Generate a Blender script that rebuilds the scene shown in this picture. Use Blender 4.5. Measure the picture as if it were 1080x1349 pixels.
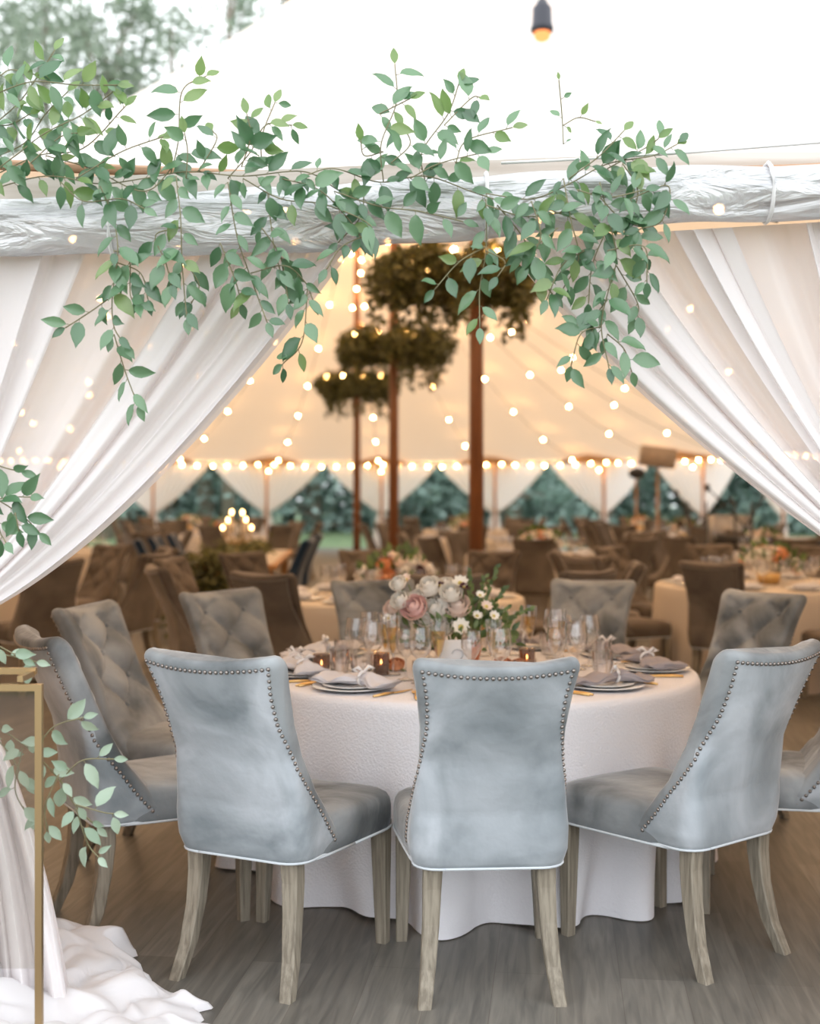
import bpy, math, random
import numpy as np
from mathutils import Vector, Matrix
random.seed(7); rng = np.random.default_rng(11)
PI = math.pi
for o in list(bpy.data.objects): bpy.data.objects.remove(o)
sc = bpy.context.scene
C = sc.collection

# ------------------------------------------------------------------ camera, sky, exposure
F_PX, HOR, CAMZ = 1605.0, 655.0, 1.46
cam = bpy.data.cameras.new('camera'); camo = bpy.data.objects.new('camera', cam); C.objects.link(camo)
camo.location = (0, 0, CAMZ); camo.rotation_euler = (PI/2, 0, 0)
cam.sensor_fit = 'VERTICAL'; cam.sensor_height = 36; cam.lens = F_PX/1349*36
cam.shift_y = -(674.5-HOR)/1349
cam.clip_end = 400; cam.clip_start = .05
cam.dof.use_dof = True; cam.dof.focus_distance = 3.6; cam.dof.aperture_fstop = 1.85
sc.camera = camo
w = bpy.data.worlds.new('overcast_sky'); sc.world = w; w.use_nodes = True
nt = w.node_tree; nt.nodes.clear()
bg = nt.nodes.new('ShaderNodeBackground'); wo = nt.nodes.new('ShaderNodeOutputWorld')
bg.inputs[0].default_value = (.93, .965, 1.0, 1); bg.inputs[1].default_value = 1.72
nt.links.new(bg.outputs[0], wo.inputs[0])
sc.view_settings.view_transform = 'Standard'; sc.view_settings.look = 'None'
sc.view_settings.exposure = 0.52; sc.view_settings.gamma = 1; sc.view_settings.use_curve_mapping = False
cy = sc.cycles
cy.max_bounces = 7; cy.diffuse_bounces = 4; cy.glossy_bounces = 3; cy.transmission_bounces = 4
cy.transparent_max_bounces = 20; cy.sample_clamp_indirect = 4; cy.use_denoising = True
cy.caustics_reflective = False; cy.caustics_refractive = False
BULB = 130.0

# ------------------------------------------------------------------ materials
def N(nt, t, **k):
    n = nt.nodes.new(t)
    for a, b in k.items(): setattr(n, a, b)
    return n
def mat(name, col, rough=.6, metal=0, sheen=0, noise=None, bump=None, spec=.5, sub=0):
    """noise = (scale, col2, detail[, stretch xyz]); bump = (scale, strength[, stretch])"""
    m = bpy.data.materials.new(name); m.use_nodes = True; nt = m.node_tree
    b = nt.nodes['Principled BSDF']
    b.inputs['Base Color'].default_value = (*col, 1); b.inputs['Roughness'].default_value = rough
    b.inputs['Metallic'].default_value = metal; b.inputs['Specular IOR Level'].default_value = spec
    if sheen: b.inputs['Sheen Weight'].default_value = sheen; b.inputs['Sheen Roughness'].default_value = .35
    def tex(scale, detail, st):
        tc = N(nt, 'ShaderNodeTexCoord'); mp = N(nt, 'ShaderNodeMapping'); mp.inputs['Scale'].default_value = st
        nt.links.new(tc.outputs['Object'], mp.inputs[0])
        n = N(nt, 'ShaderNodeTexNoise'); n.inputs['Scale'].default_value = scale; n.inputs['Detail'].default_value = detail
        nt.links.new(mp.outputs[0], n.inputs['Vector']); return n
    if noise:
        n = tex(noise[0], noise[2], noise[3] if len(noise) > 3 else (1, 1, 1))
        r = N(nt, 'ShaderNodeValToRGB'); r.color_ramp.elements[0].position = .38; r.color_ramp.elements[1].position = .62
        r.color_ramp.elements[0].color = (*col, 1); r.color_ramp.elements[1].color = (*noise[1], 1)
        nt.links.new(n.outputs['Fac'], r.inputs[0]); nt.links.new(r.outputs[0], b.inputs['Base Color'])
    if bump:
        n = tex(bump[0], 3, bump[2] if len(bump) > 2 else (1, 1, 1))
        bp = N(nt, 'ShaderNodeBump'); bp.inputs['Strength'].default_value = bump[1]; bp.inputs['Distance'].default_value = .01
        nt.links.new(n.outputs['Fac'], bp.inputs['Height']); nt.links.new(bp.outputs[0], b.inputs['Normal'])
    return m
def cloth_mat(name, col, transl=.35, alpha=1.0, rough=.9, bump=None, tcol=None):
    m = bpy.data.materials.new(name); m.use_nodes = True; nt = m.node_tree; nt.nodes.clear()
    out = N(nt, 'ShaderNodeOutputMaterial'); d = N(nt, 'ShaderNodeBsdfDiffuse'); t = N(nt, 'ShaderNodeBsdfTranslucent')
    d.inputs[0].default_value = (*col, 1); t.inputs[0].default_value = (*(tcol or col), 1)
    mx = N(nt, 'ShaderNodeMixShader'); mx.inputs[0].default_value = transl
    nt.links.new(d.outputs[0], mx.inputs[1]); nt.links.new(t.outputs[0], mx.inputs[2]); last = mx
    if bump:
        tc = N(nt, 'ShaderNodeTexCoord'); n = N(nt, 'ShaderNodeTexNoise'); n.inputs['Scale'].default_value = bump[0]; n.inputs['Detail'].default_value = 5
        nt.links.new(tc.outputs['Object'], n.inputs['Vector'])
        bp = N(nt, 'ShaderNodeBump'); bp.inputs['Strength'].default_value = bump[1]; bp.inputs['Distance'].default_value = .02
        nt.links.new(n.outputs['Fac'], bp.inputs['Height']); nt.links.new(bp.outputs[0], d.inputs['Normal'])
    if alpha < 1:
        tr = N(nt, 'ShaderNodeBsdfTransparent'); m2 = N(nt, 'ShaderNodeMixShader'); m2.inputs[0].default_value = alpha
        nt.links.new(tr.outputs[0], m2.inputs[1]); nt.links.new(last.outputs[0], m2.inputs[2]); last = m2
    nt.links.new(last.outputs[0], out.inputs[0]); return m
def leaf_mat(name, col, col2, transl=.3, rough=.4, gloss=.06):
    m = bpy.data.materials.new(name); m.use_nodes = True; nt = m.node_tree; nt.nodes.clear()
    out = N(nt, 'ShaderNodeOutputMaterial'); d = N(nt, 'ShaderNodeBsdfDiffuse'); t = N(nt, 'ShaderNodeBsdfTranslucent'); g = N(nt, 'ShaderNodeBsdfGlossy')
    g.inputs['Roughness'].default_value = rough
    geo = N(nt, 'ShaderNodeNewGeometry'); r = N(nt, 'ShaderNodeMix', data_type='RGBA')
    r.inputs[6].default_value = (*col, 1); r.inputs[7].default_value = (*col2, 1)
    nt.links.new(geo.outputs['Random Per Island'], r.inputs[0])
    nt.links.new(r.outputs[2], d.inputs[0]); nt.links.new(r.outputs[2], t.inputs[0])
    a = N(nt, 'ShaderNodeMixShader'); a.inputs[0].default_value = transl; nt.links.new(d.outputs[0], a.inputs[1]); nt.links.new(t.outputs[0], a.inputs[2])
    b = N(nt, 'ShaderNodeMixShader'); b.inputs[0].default_value = gloss; nt.links.new(a.outputs[0], b.inputs[1]); nt.links.new(g.outputs[0], b.inputs[2])
    nt.links.new(b.outputs[0], out.inputs[0]); return m
def glass_mat(name, tint=(.97, .97, .97), refl=.9, base=.06):
    m = bpy.data.materials.new(name); m.use_nodes = True; nt = m.node_tree; nt.nodes.clear()
    out = N(nt, 'ShaderNodeOutputMaterial'); t = N(nt, 'ShaderNodeBsdfTransparent'); g = N(nt, 'ShaderNodeBsdfGlossy')
    t.inputs[0].default_value = (*tint, 1); g.inputs['Roughness'].default_value = .03
    lw = N(nt, 'ShaderNodeLayerWeight'); lw.inputs[0].default_value = .35
    ma = N(nt, 'ShaderNodeMath', operation='MULTIPLY_ADD'); ma.inputs[1].default_value = refl; ma.inputs[2].default_value = base
    pw = N(nt, 'ShaderNodeMath', operation='POWER'); pw.inputs[1].default_value = 1.25
    nt.links.new(lw.outputs['Facing'], pw.inputs[0]); nt.links.new(pw.outputs[0], ma.inputs[0])
    mx = N(nt, 'ShaderNodeMixShader'); nt.links.new(ma.outputs[0], mx.inputs[0])
    nt.links.new(t.outputs[0], mx.inputs[1]); nt.links.new(g.outputs[0], mx.inputs[2]); nt.links.new(mx.outputs[0], out.inputs[0]); return m
def glow(name, col, s):
    m = bpy.data.materials.new(name); m.use_nodes = True; nt = m.node_tree; nt.nodes.clear()
    out = N(nt, 'ShaderNodeOutputMaterial'); e = N(nt, 'ShaderNodeEmission'); e.inputs[0].default_value = (*col, 1); e.inputs[1].default_value = s
    nt.links.new(e.outputs[0], out.inputs[0]); return m
def velvet_mat(name, dark, light, scale=3.0, tint=(.95, .97, 1)):
    m = bpy.data.materials.new(name); m.use_nodes = True; nt = m.node_tree; b = nt.nodes['Principled BSDF']
    tc = N(nt, 'ShaderNodeTexCoord'); oi = N(nt, 'ShaderNodeObjectInfo'); mu = N(nt, 'ShaderNodeMath', operation='MULTIPLY'); mu.inputs[1].default_value = 7.31
    nt.links.new(oi.outputs['Object Index'], mu.inputs[0])
    n = N(nt, 'ShaderNodeTexNoise', noise_dimensions='4D'); n.inputs['Scale'].default_value = scale; n.inputs['Detail'].default_value = 4; n.inputs['Distortion'].default_value = .9
    nt.links.new(tc.outputs['Object'], n.inputs['Vector']); nt.links.new(mu.outputs[0], n.inputs['W'])
    r = N(nt, 'ShaderNodeValToRGB'); r.color_ramp.elements[0].position = .33; r.color_ramp.elements[1].position = .66
    r.color_ramp.elements[0].color = (*dark, 1); r.color_ramp.elements[1].color = (*light, 1)
    nt.links.new(n.outputs['Fac'], r.inputs[0]); nt.links.new(r.outputs[0], b.inputs['Base Color'])
    b.inputs['Roughness'].default_value = .75; b.inputs['Specular IOR Level'].default_value = .15
    b.inputs['Sheen Weight'].default_value = .45; b.inputs['Sheen Roughness'].default_value = .3; b.inputs['Sheen Tint'].default_value = (*tint, 1)
    n2 = N(nt, 'ShaderNodeTexNoise'); n2.inputs['Scale'].default_value = 14; n2.inputs['Detail'].default_value = 3
    nt.links.new(tc.outputs['Object'], n2.inputs['Vector'])
    bp = N(nt, 'ShaderNodeBump'); bp.inputs['Strength'].default_value = .25; bp.inputs['Distance'].default_value = .02
    nt.links.new(n2.outputs['Fac'], bp.inputs['Height']); nt.links.new(bp.outputs[0], b.inputs['Normal'])
    return m
def floor_mat():
    m = bpy.data.materials.new('grey_wood_planks'); m.use_nodes = True; nt = m.node_tree; b = nt.nodes['Principled BSDF']
    tc = N(nt, 'ShaderNodeTexCoord'); mp = N(nt, 'ShaderNodeMapping'); mp.inputs['Rotation'].default_value = (0, 0, PI/2+.12)
    nt.links.new(tc.outputs['Object'], mp.inputs[0])
    br = N(nt, 'ShaderNodeTexBrick'); br.inputs['Scale'].default_value = 1; br.inputs['Brick Width'].default_value = 1.25; br.inputs['Row Height'].default_value = .19
    br.inputs['Mortar Size'].default_value = .0012; br.inputs['Bias'].default_value = 0; br.inputs['Mortar Smooth'].default_value = .3
    br.inputs['Color1'].default_value = (.130, .121, .106, 1); br.inputs['Color2'].default_value = (.19, .178, .158, 1); br.inputs['Mortar'].default_value = (.12, .105, .09, 1)
    nt.links.new(mp.outputs[0], br.inputs['Vector'])
    m2 = N(nt, 'ShaderNodeMapping'); m2.inputs['Scale'].default_value = (1.2, 14, 1); nt.links.new(mp.outputs[0], m2.inputs[0])
    n = N(nt, 'ShaderNodeTexNoise'); n.inputs['Scale'].default_value = 2.5; n.inputs['Detail'].default_value = 6; n.inputs['Distortion'].default_value = .8
    nt.links.new(m2.outputs[0], n.inputs['Vector'])
    r = N(nt, 'ShaderNodeValToRGB'); r.color_ramp.elements[0].position = .3; r.color_ramp.elements[1].position = .7
    r.color_ramp.elements[0].color = (.68, .68, .68, 1); r.color_ramp.elements[1].color = (1.22, 1.2, 1.17, 1)
    nt.links.new(n.outputs['Fac'], r.inputs[0])
    x = N(nt, 'ShaderNodeMix', data_type='RGBA', blend_type='MULTIPLY'); x.inputs[0].default_value = 1
    nt.links.new(br.outputs['Color'], x.inputs[6]); nt.links.new(r.outputs[0], x.inputs[7])
    nt.links.new(x.outputs[2], b.inputs['Base Color']); b.inputs['Roughness'].default_value = .42; b.inputs['Specular IOR Level'].default_value = .35
    return m
def vinyl_mat():
    m = bpy.data.materials.new('clear_vinyl'); m.use_nodes = True; nt = m.node_tree; nt.nodes.clear()
    out = N(nt, 'ShaderNodeOutputMaterial'); t = N(nt, 'ShaderNodeBsdfTransparent'); g = N(nt, 'ShaderNodeBsdfGlossy'); d = N(nt, 'ShaderNodeBsdfDiffuse')
    g.inputs['Roughness'].default_value = .14; d.inputs[0].default_value = (.80, .80, .83, 1); t.inputs[0].default_value = (.9, .9, .92, 1)
    tc = N(nt, 'ShaderNodeTexCoord'); mp = N(nt, 'ShaderNodeMapping'); mp.inputs['Scale'].default_value = (2.2, 6, 9); nt.links.new(tc.outputs['Object'], mp.inputs[0])
    n = N(nt, 'ShaderNodeTexNoise'); n.inputs['Scale'].default_value = 1.6; n.inputs['Detail'].default_value = 5; n.inputs['Distortion'].default_value = 1.6; nt.links.new(mp.outputs[0], n.inputs['Vector'])
    bp = N(nt, 'ShaderNodeBump'); bp.inputs['Strength'].default_value = .9; bp.inputs['Distance'].default_value = .05
    nt.links.new(n.outputs['Fac'], bp.inputs['Height']); nt.links.new(bp.outputs[0], g.inputs['Normal']); nt.links.new(bp.outputs[0], d.inputs['Normal'])
    a = N(nt, 'ShaderNodeMixShader'); a.inputs[0].default_value = .35; nt.links.new(d.outputs[0], a.inputs[1]); nt.links.new(g.outputs[0], a.inputs[2])
    b = N(nt, 'ShaderNodeMixShader'); b.inputs[0].default_value = .78; nt.links.new(t.outputs[0], b.inputs[1]); nt.links.new(a.outputs[0], b.inputs[2])
    nt.links.new(b.outputs[0], out.inputs[0]); return m

M = dict(
    velvet=velvet_mat('grey_velvet', (.09, .10, .105), (.39, .412, .43)),
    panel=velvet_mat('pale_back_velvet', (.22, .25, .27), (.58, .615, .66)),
    lamplit=velvet_mat('lamplit_velvet', (.075, .06, .05), (.17, .14, .115), tint=(.8, .72, .65)),  # same grey velvet, browned to put the warm indoor light into its colour
    lamplit_panel=velvet_mat('lamplit_back_velvet', (.13, .108, .09), (.24, .20, .165), tint=(.8, .72, .65)),  # matching back panel, warm indoor light in the colour as well
    navy=velvet_mat('navy_velvet', (.008, .02, .045), (.02, .045, .09)),
    piping=mat('pale_piping', (.62, .66, .70), .6),
    stud=mat('aged_steel', (.30, .27, .25), .32, metal=1),
    band=mat('weathered_eave_band', (.50, .42, .36), .8, noise=(3, (.66, .60, .55), 5, (.5, 1, 6))),
    cap=mat('brown_cap', (.42, .25, .12), .7),
    leg=mat('weathered_oak', (.19, .16, .12), .65, noise=(5, (.31, .27, .21), 8, (16, 16, 1)), bump=(30, .3, (6, 6, .6))),
    linen=cloth_mat('white_linen', (.90, .885, .92), .10, bump=(130, .3)),
    beige=cloth_mat('cream_linen', (.76, .67, .57), .1),
    canvas=cloth_mat('sailcloth', (.95, .92, .88), .32, tcol=(1, .70, .46)),  # peach transmission tint puts warm lamp light into the cloth colour
    sheer=cloth_mat('sheer_voile', (.92, .89, .90), .25, alpha=.90, tcol=(.92, .87, .86)),
    swag=cloth_mat('white_voile', (.95, .93, .91), .68),
    drape=cloth_mat('light_block_cloth', (.82, .74, .66), .08),
    puddle=cloth_mat('voile_pile', (.90, .87, .885), .25),
    vinyl=vinyl_mat(),
    floor=floor_mat(),
    grass=mat('lawn', (.10, .16, .07), .9, noise=(3, (.16, .22, .10), 5)),
    pole=mat('varnished_pole', (.20, .075, .03), .4, noise=(4, (.30, .12, .05), 4, (6, 6, .4))),
    tan=mat('tan_webbing', (.42, .25, .15), .8),
    glass=glass_mat('clear_glass', (.98, .97, .97), 1.1, .14),
    smoke=glass_mat('smoked_glass', (.66, .52, .45), .5, .12),
    pane=glass_mat('pane_glass', (.93, .92, .9), .5, .05),
    champagne=glass_mat('champagne', (.93, .80, .50), .15, .03),
    brass=mat('brushed_brass', (.46, .32, .17), .4, metal=1),
    gold=mat('gold_cutlery', (.85, .58, .25), .28, metal=1),
    china=mat('white_china', (.80, .80, .80), .18),
    napkin=mat('mauve_grey_napkin', (.36, .32, .33), .9, bump=(40, .3)),
    napkin_white=mat('pale_napkin', (.66, .65, .69), .9, bump=(40, .3)),
    ribbon=mat('white_ribbon', (.82, .80, .80), .6),
    card=mat('white_card', (.86, .87, .90), .7),
    ink=mat('silver_ink', (.50, .52, .56), .5),
    wax=mat('candle_wax', (.85, .72, .55), .5),
    flame=glow('candle_flame', (1, .55, .2), 16),
    bulb=glow('warm_bulb', (1, .50, .17), BULB),
    cable=mat('dark_cable', (.05, .04, .03), .7),
    black=mat('black_plastic', (.02, .02, .022), .5),
    socket=mat('grey_black_socket', (.045, .045, .06), .5),
    filament=glow('amber_bulb', (1, .30, .10), 1.6),
    vine=leaf_mat('vine_leaves', (.055, .155, .065), (.17, .32, .16), .3, .35, .09),
    vine_lime=leaf_mat('young_vine_leaves', (.15, .27, .07), (.27, .38, .15), .4, .35, .06),
    vine_pale=leaf_mat('pale_vine_leaves', (.30, .42, .30), (.46, .58, .45), .3, .35, .06),
    stem=mat('brown_stem', (.22, .20, .11), .7),
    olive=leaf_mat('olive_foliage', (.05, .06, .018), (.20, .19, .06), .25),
    tree=leaf_mat('haze_toned_leaves', (.19, .245, .18), (.38, .44, .35), .35, gloss=.02),  # haze and washed-out brightness put into the pale leaf colour
    hedge=leaf_mat('hedge_leaves', (.25, .37, .32), (.44, .56, .52), .3, gloss=.02),
    bark=mat('bark', (.25, .21, .17), .9),
    rose_white=mat('ivory_petals', (.95, .92, .86), .6),
    rose_pink=mat('pink_petals', (.88, .60, .56), .6),
    rose_blush=mat('blush_petals', (.93, .78, .70), .6),
    rose_peach=mat('peach_petals', (.80, .38, .20), .6),
    rose_dark=mat('burgundy_petals', (.07, .015, .03), .6),
    center=mat('yellow_center', (.65, .55, .18), .8),
    bouquet_leaf=leaf_mat('bouquet_leaves', (.05, .11, .03), (.20, .30, .10), .3),
    wood=mat('honey_wood', (.42, .20, .07), .5, noise=(3, (.55, .28, .11), 4, (1, 8, 1))),
    speaker=mat('beige_speaker', (.42, .33, .26), .8),
    steel=mat('grey_steel', (.35, .33, .32), .4, metal=1),
    terracotta=mat('terracotta_bowl', (.62, .22, .11), .7),
)

# ------------------------------------------------------------------ helpers
class MB:
    def __init__(s): s.v = []; s.f = []; s.m = []
    def add(s, vs, fs, mi=0):
        o = len(s.v); s.v += [tuple(v) for v in vs]; s.f += [tuple(i+o for i in f) for f in fs]; s.m += [mi]*len(fs)
    def grid(s, rows, closed=False, mi=0, caps=False):
        n = len(rows[0]); vs = [p for r in rows for p in r]; fs = []
        for i in range(len(rows)-1):
            for j in range(n if closed else n-1):
                a = i*n+j; b = i*n+(j+1) % n
                fs.append((a, b, b+n, a+n))
        if caps: fs.append(tuple(range(n-1, -1, -1))); fs.append(tuple((len(rows)-1)*n+j for j in range(n)))
        s.add(vs, fs, mi)
    def box(s, c, d, rot=None, mi=0):
        vs = []
        for z in (-1, 1):
            for y in (-1, 1):
                for x in (-1, 1):
                    p = Vector((x*d[0]/2, y*d[1]/2, z*d[2]/2))
                    if rot is not None: p = rot @ p
                    vs.append(p+Vector(c))
        s.add(vs, [(0, 2, 3, 1), (4, 5, 7, 6), (0, 1, 5, 4), (2, 6, 7, 3), (0, 4, 6, 2), (1, 3, 7, 5)], mi)
    def lathe(s, prof, n=20, c=(0, 0, 0), mi=0, caps=False):
        rows = [[(c[0]+r*math.cos(2*PI*k/n), c[1]+r*math.sin(2*PI*k/n), c[2]+z) for k in range(n)] for r, z in prof]
        s.grid(rows, True, mi, caps)
    def tube(s, pts, r, n=6, mi=0, caps=True):
        pts = [Vector(p) for p in pts]; rows = []; up = Vector((.13, .27, .95))
        for i, p in enumerate(pts):
            t = (pts[min(i+1, len(pts)-1)]-pts[max(i-1, 0)])
            t = t.normalized() if t.length > 1e-9 else Vector((0, 0, 1))
            a = t.cross(up); a = a.normalized() if a.length > 1e-3 else t.orthogonal().normalized()
            b = t.cross(a); rr = r[i] if isinstance(r, (list, tuple)) else r
            rows.append([p+a*rr*math.cos(2*PI*k/n)+b*rr*math.sin(2*PI*k/n) for k in range(n)])
        s.grid(rows, True, mi, caps)
    def ball(s, c, r, n=8, sq=(1, 1, 1), mi=0):
        rows = []
        for i in range(n+1):
            a = -PI/2+PI*i/n
            rows.append([(c[0]+sq[0]*r*max(math.cos(a), .01)*math.cos(2*PI*k/(n+2)), c[1]+sq[1]*r*max(math.cos(a), .01)*math.sin(2*PI*k/(n+2)), c[2]+sq[2]*r*math.sin(a)) for k in range(n+2)])
        s.grid(rows, True, mi)
    def leaf(s, b, d, nrm, L, W, curl=.25, mi=0):
        d = Vector(d).normalized(); nrm = Vector(nrm); nrm = nrm-d*nrm.dot(d)
        nrm = nrm.normalized() if nrm.length > 1e-3 else d.orthogonal().normalized(); sd = d.cross(nrm); b = Vector(b)
        vs = [b]
        for t, wd in ((.12, .26), (.3, .46), (.52, .5), (.75, .32), (.9, .13)):
            m = b+d*L*t-nrm*curl*L*t*t
            vs += [m+sd*W*wd+nrm*W*.16, m, m-sd*W*wd+nrm*W*.16]
        vs.append(b+d*L-nrm*curl*L)
        fs = [(0, 2, 1), (0, 3, 2)]
        for i in range(4):
            a = 1+3*i; fs += [(a, a+1, a+4, a+3), (a+1, a+2, a+5, a+4)]
        fs += [(13, 14, 16), (14, 15, 16)]
        s.add(vs, fs, mi)
    def build(s, name, ms, parent=None, smooth=True, loc=None):
        me = bpy.data.meshes.new(name); me.from_pydata(s.v, [], s.f)
        for m_ in (ms if isinstance(ms, (list, tuple)) else [ms]): me.materials.append(M[m_])
        me.polygons.foreach_set('material_index', s.m)
        if smooth: me.polygons.foreach_set('use_smooth', [True]*len(s.f))
        me.update()
        o = bpy.data.objects.new(name, me); C.objects.link(o)
        if parent: o.parent = parent
        if loc: o.location = loc
        return o
def tag(o, label=None, cat=None, group=None, kind=None):
    if label: o['label'] = label
    if cat: o['category'] = cat
    if group: o['group'] = group
    if kind: o['kind'] = kind
    return o
def empty(name, loc=(0, 0, 0), rz=0, label=None, cat=None, group=None):
    o = bpy.data.objects.new(name, None); C.objects.link(o); o.location = loc; o.rotation_euler = (0, 0, rz); o.empty_display_size = .1
    return tag(o, label, cat, group)
KIDS = {}
def copy_tree(o, parent=None):
    if not KIDS.get(o.name):
        KIDS[o.name] = [c.name for c in o.children]
    kids = KIDS[o.name]
    c = o.copy(); C.objects.link(c)
    if parent is not None: c.parent = parent
    for k in kids: copy_tree(bpy.data.objects[k], c)
    return c
def quads(name, P, L, W, material, parent=None, droop=0.0, up=0.0):
    """many small folded leaves at points P as one mesh"""
    n = len(P); P = np.asarray(P)
    d = rng.normal(size=(n, 3)); d[:, 2] = d[:, 2]*(1-.4*abs(droop))-droop+up; d /= np.linalg.norm(d, axis=1)[:, None]
    q = rng.normal(size=(n, 3)); sd = np.cross(d, q); sd /= np.linalg.norm(sd, axis=1)[:, None]+1e-9
    ll = L*rng.uniform(.6, 1.3, (n, 1)); ww = W*rng.uniform(.6, 1.2, (n, 1))
    V = np.stack([P, P+d*ll*.45+sd*ww*.5, P+d*ll, P+d*ll*.45-sd*ww*.5], 1).reshape(-1, 3)
    me = bpy.data.meshes.new(name); me.vertices.add(n*4); me.vertices.foreach_set('co', V.ravel())
    me.loops.add(n*4); me.loops.foreach_set('vertex_index', np.arange(n*4)); me.polygons.add(n)
    me.polygons.foreach_set('loop_start', np.arange(0, n*4, 4)); me.materials.append(M[material]); me.update(calc_edges=True)
    o = bpy.data.objects.new(name, me); C.objects.link(o)
    if parent: o.parent = parent
    return o
def at(px, py, Y):
    k = F_PX/Y; return Vector(((px-540)/k, Y, CAMZ-(py-HOR)/k))
def lerp(a, b, t): return a+(b-a)*t
def smooth(t): t = min(1, max(0, t)); return t*t*(3-2*t)
def interp(x, tab):
    for (a, u), (b, v) in zip(tab[:-1], tab[1:]):
        if x <= b: return u+(v-u)*max(0, (x-a)/(b-a))
    return tab[-1][1]
def bez(a, b, c, t): return a*(1-t)**2+b*2*t*(1-t)+c*t*t
def spline(pts, n):
    """Catmull-Rom through pts"""
    P = [Vector(p) for p in pts]; P = [P[0]*2-P[1]]+P+[P[-1]*2-P[-2]]; out = []
    for i in range(1, len(P)-2):
        for k in range(n):
            t = k/n; a, b, c, d = P[i-1:i+3]
            out.append(.5*((2*b)+(c-a)*t+(2*a-5*b+4*c-d)*t*t+(3*b-a-3*c+d)*t**3))
    out.append(P[-2]); return out

# ------------------------------------------------------------------ tent geometry
POLE = [(.67, 12.3), (-.24, 18.0), (-1.06, 24.3)]
A0, A1 = Vector((.67, 12.3)), Vector((-1.06, 24.3))
ax = (A1-A0).normalized(); RT, ZE, HT, PT = 9.0, 2.42, 5.5, 1.6
axang = math.atan2(ax.y, ax.x)
eave = []       # (P, Q) eave point and its ridge point, walking round the tent
for a in [-192.3+20*k for k in range(0, 10)]:
    a_ = math.radians(a+90-90)
    eave.append((A0+Vector((math.sin(math.radians(a+180)), -math.cos(math.radians(a+180))))*RT, A0))
eave = []
def front(a): return (A0+RT*Vector((math.sin(math.radians(a)), -math.cos(math.radians(a)))), A0)
for a in (-92.3, -72.3, -52.3, -32.3, -12.3, 7.7, 27.7, 47.7, 67.7): eave.append(front(a))
nrm = Vector((ax.y, -ax.x))
if nrm.x < 0: nrm = -nrm
for k in range(0, 5): q = A0.lerp(A1, k/4); eave.append((q+nrm*RT, q))
a0 = math.atan2(nrm.y, nrm.x)
for k in range(1, 9): a = a0+math.radians(20*k); eave.append((A1+RT*Vector((math.cos(a), math.sin(a))), A1))
for k in range(4, 0, -1): q = A0.lerp(A1, k/4); eave.append((q-nrm*RT, q))
NE = len(eave)
def ztent(s): return ZE+HT*(1-s)**PT
FRONT_I = (4, 5)   # the entrance runs between these two eave points

rows = []
S = [.015, .04, .08, .13, .19, .26, .34, .43, .53, .64, .75, .86, .94, 1.0]
cols = []
for i in range(NE):
    P0, Q0 = eave[i]; P1, Q1 = eave[(i+1) % NE]
    for k in range(4):
        t = k/4; cols.append((P0.lerp(P1, t), Q0.lerp(Q1, t), t))
for s_ in S:
    r = []
    for P, Q, t in cols:
        p = Q.lerp(P, s_); z = ztent(s_)-.06*math.sin(PI*t)*s_
        r.append((p.x, p.y, z))
    rows.append(r)
b = MB(); b.grid(rows, True); roof = b.build('ceiling', 'canvas'); tag(roof, 'cream sailcloth tent canopy', kind='structure')
# seams / eave webbing
b = MB()
b.tube([Vector((c_[0].x, c_[0].y, ztent(1)-.06*math.sin(PI*c_[2]))) for c_ in cols]+[Vector((cols[0][0].x, cols[0][0].y, ztent(1)))], .016, 5)
tag(b.build('trim_1', 'tan'), kind='structure')
# floor & lawn
b = MB(); b.add([(-11, -3, 0), (11, -3, 0), (11, 35, 0), (-11, 35, 0)], [(0, 1, 2, 3)])
tag(b.build('floor', 'floor', smooth=False), kind='structure')
b = MB(); b.add([(-150, -60, -.03), (150, -60, -.03), (150, 200, -.03), (-150, 200, -.03)], [(0, 1, 2, 3)])
tag(b.build('lawn', 'grass', smooth=False), kind='structure')

# centre poles
for i, (x, y) in enumerate(POLE):
    b = MB(); b.tube([(x, y, 0), (x, y, 3), (x, y, 7.95)], [.078, .07, .055], 14)
    o = empty('tent_pole', (0, 0, 0), 0, ['thick varnished wooden tent pole, nearest of the three, rising from the table of flowers', 'varnished wooden tent pole, middle one, through the second greenery ring', 'thin far wooden tent pole below the smallest greenery ring'][i], 'pole')
    o.location = (x, y, 0); m_ = b.build('shaft', 'pole', o); m_.location = (-x, -y, 0)
    b = MB(); b.lathe([(.0, 0), (.14, 0), (.14, .02), (.09, .03), (.09, .1), (.079, .1)], 16); b.build('base_plate', 'steel', o)

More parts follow.
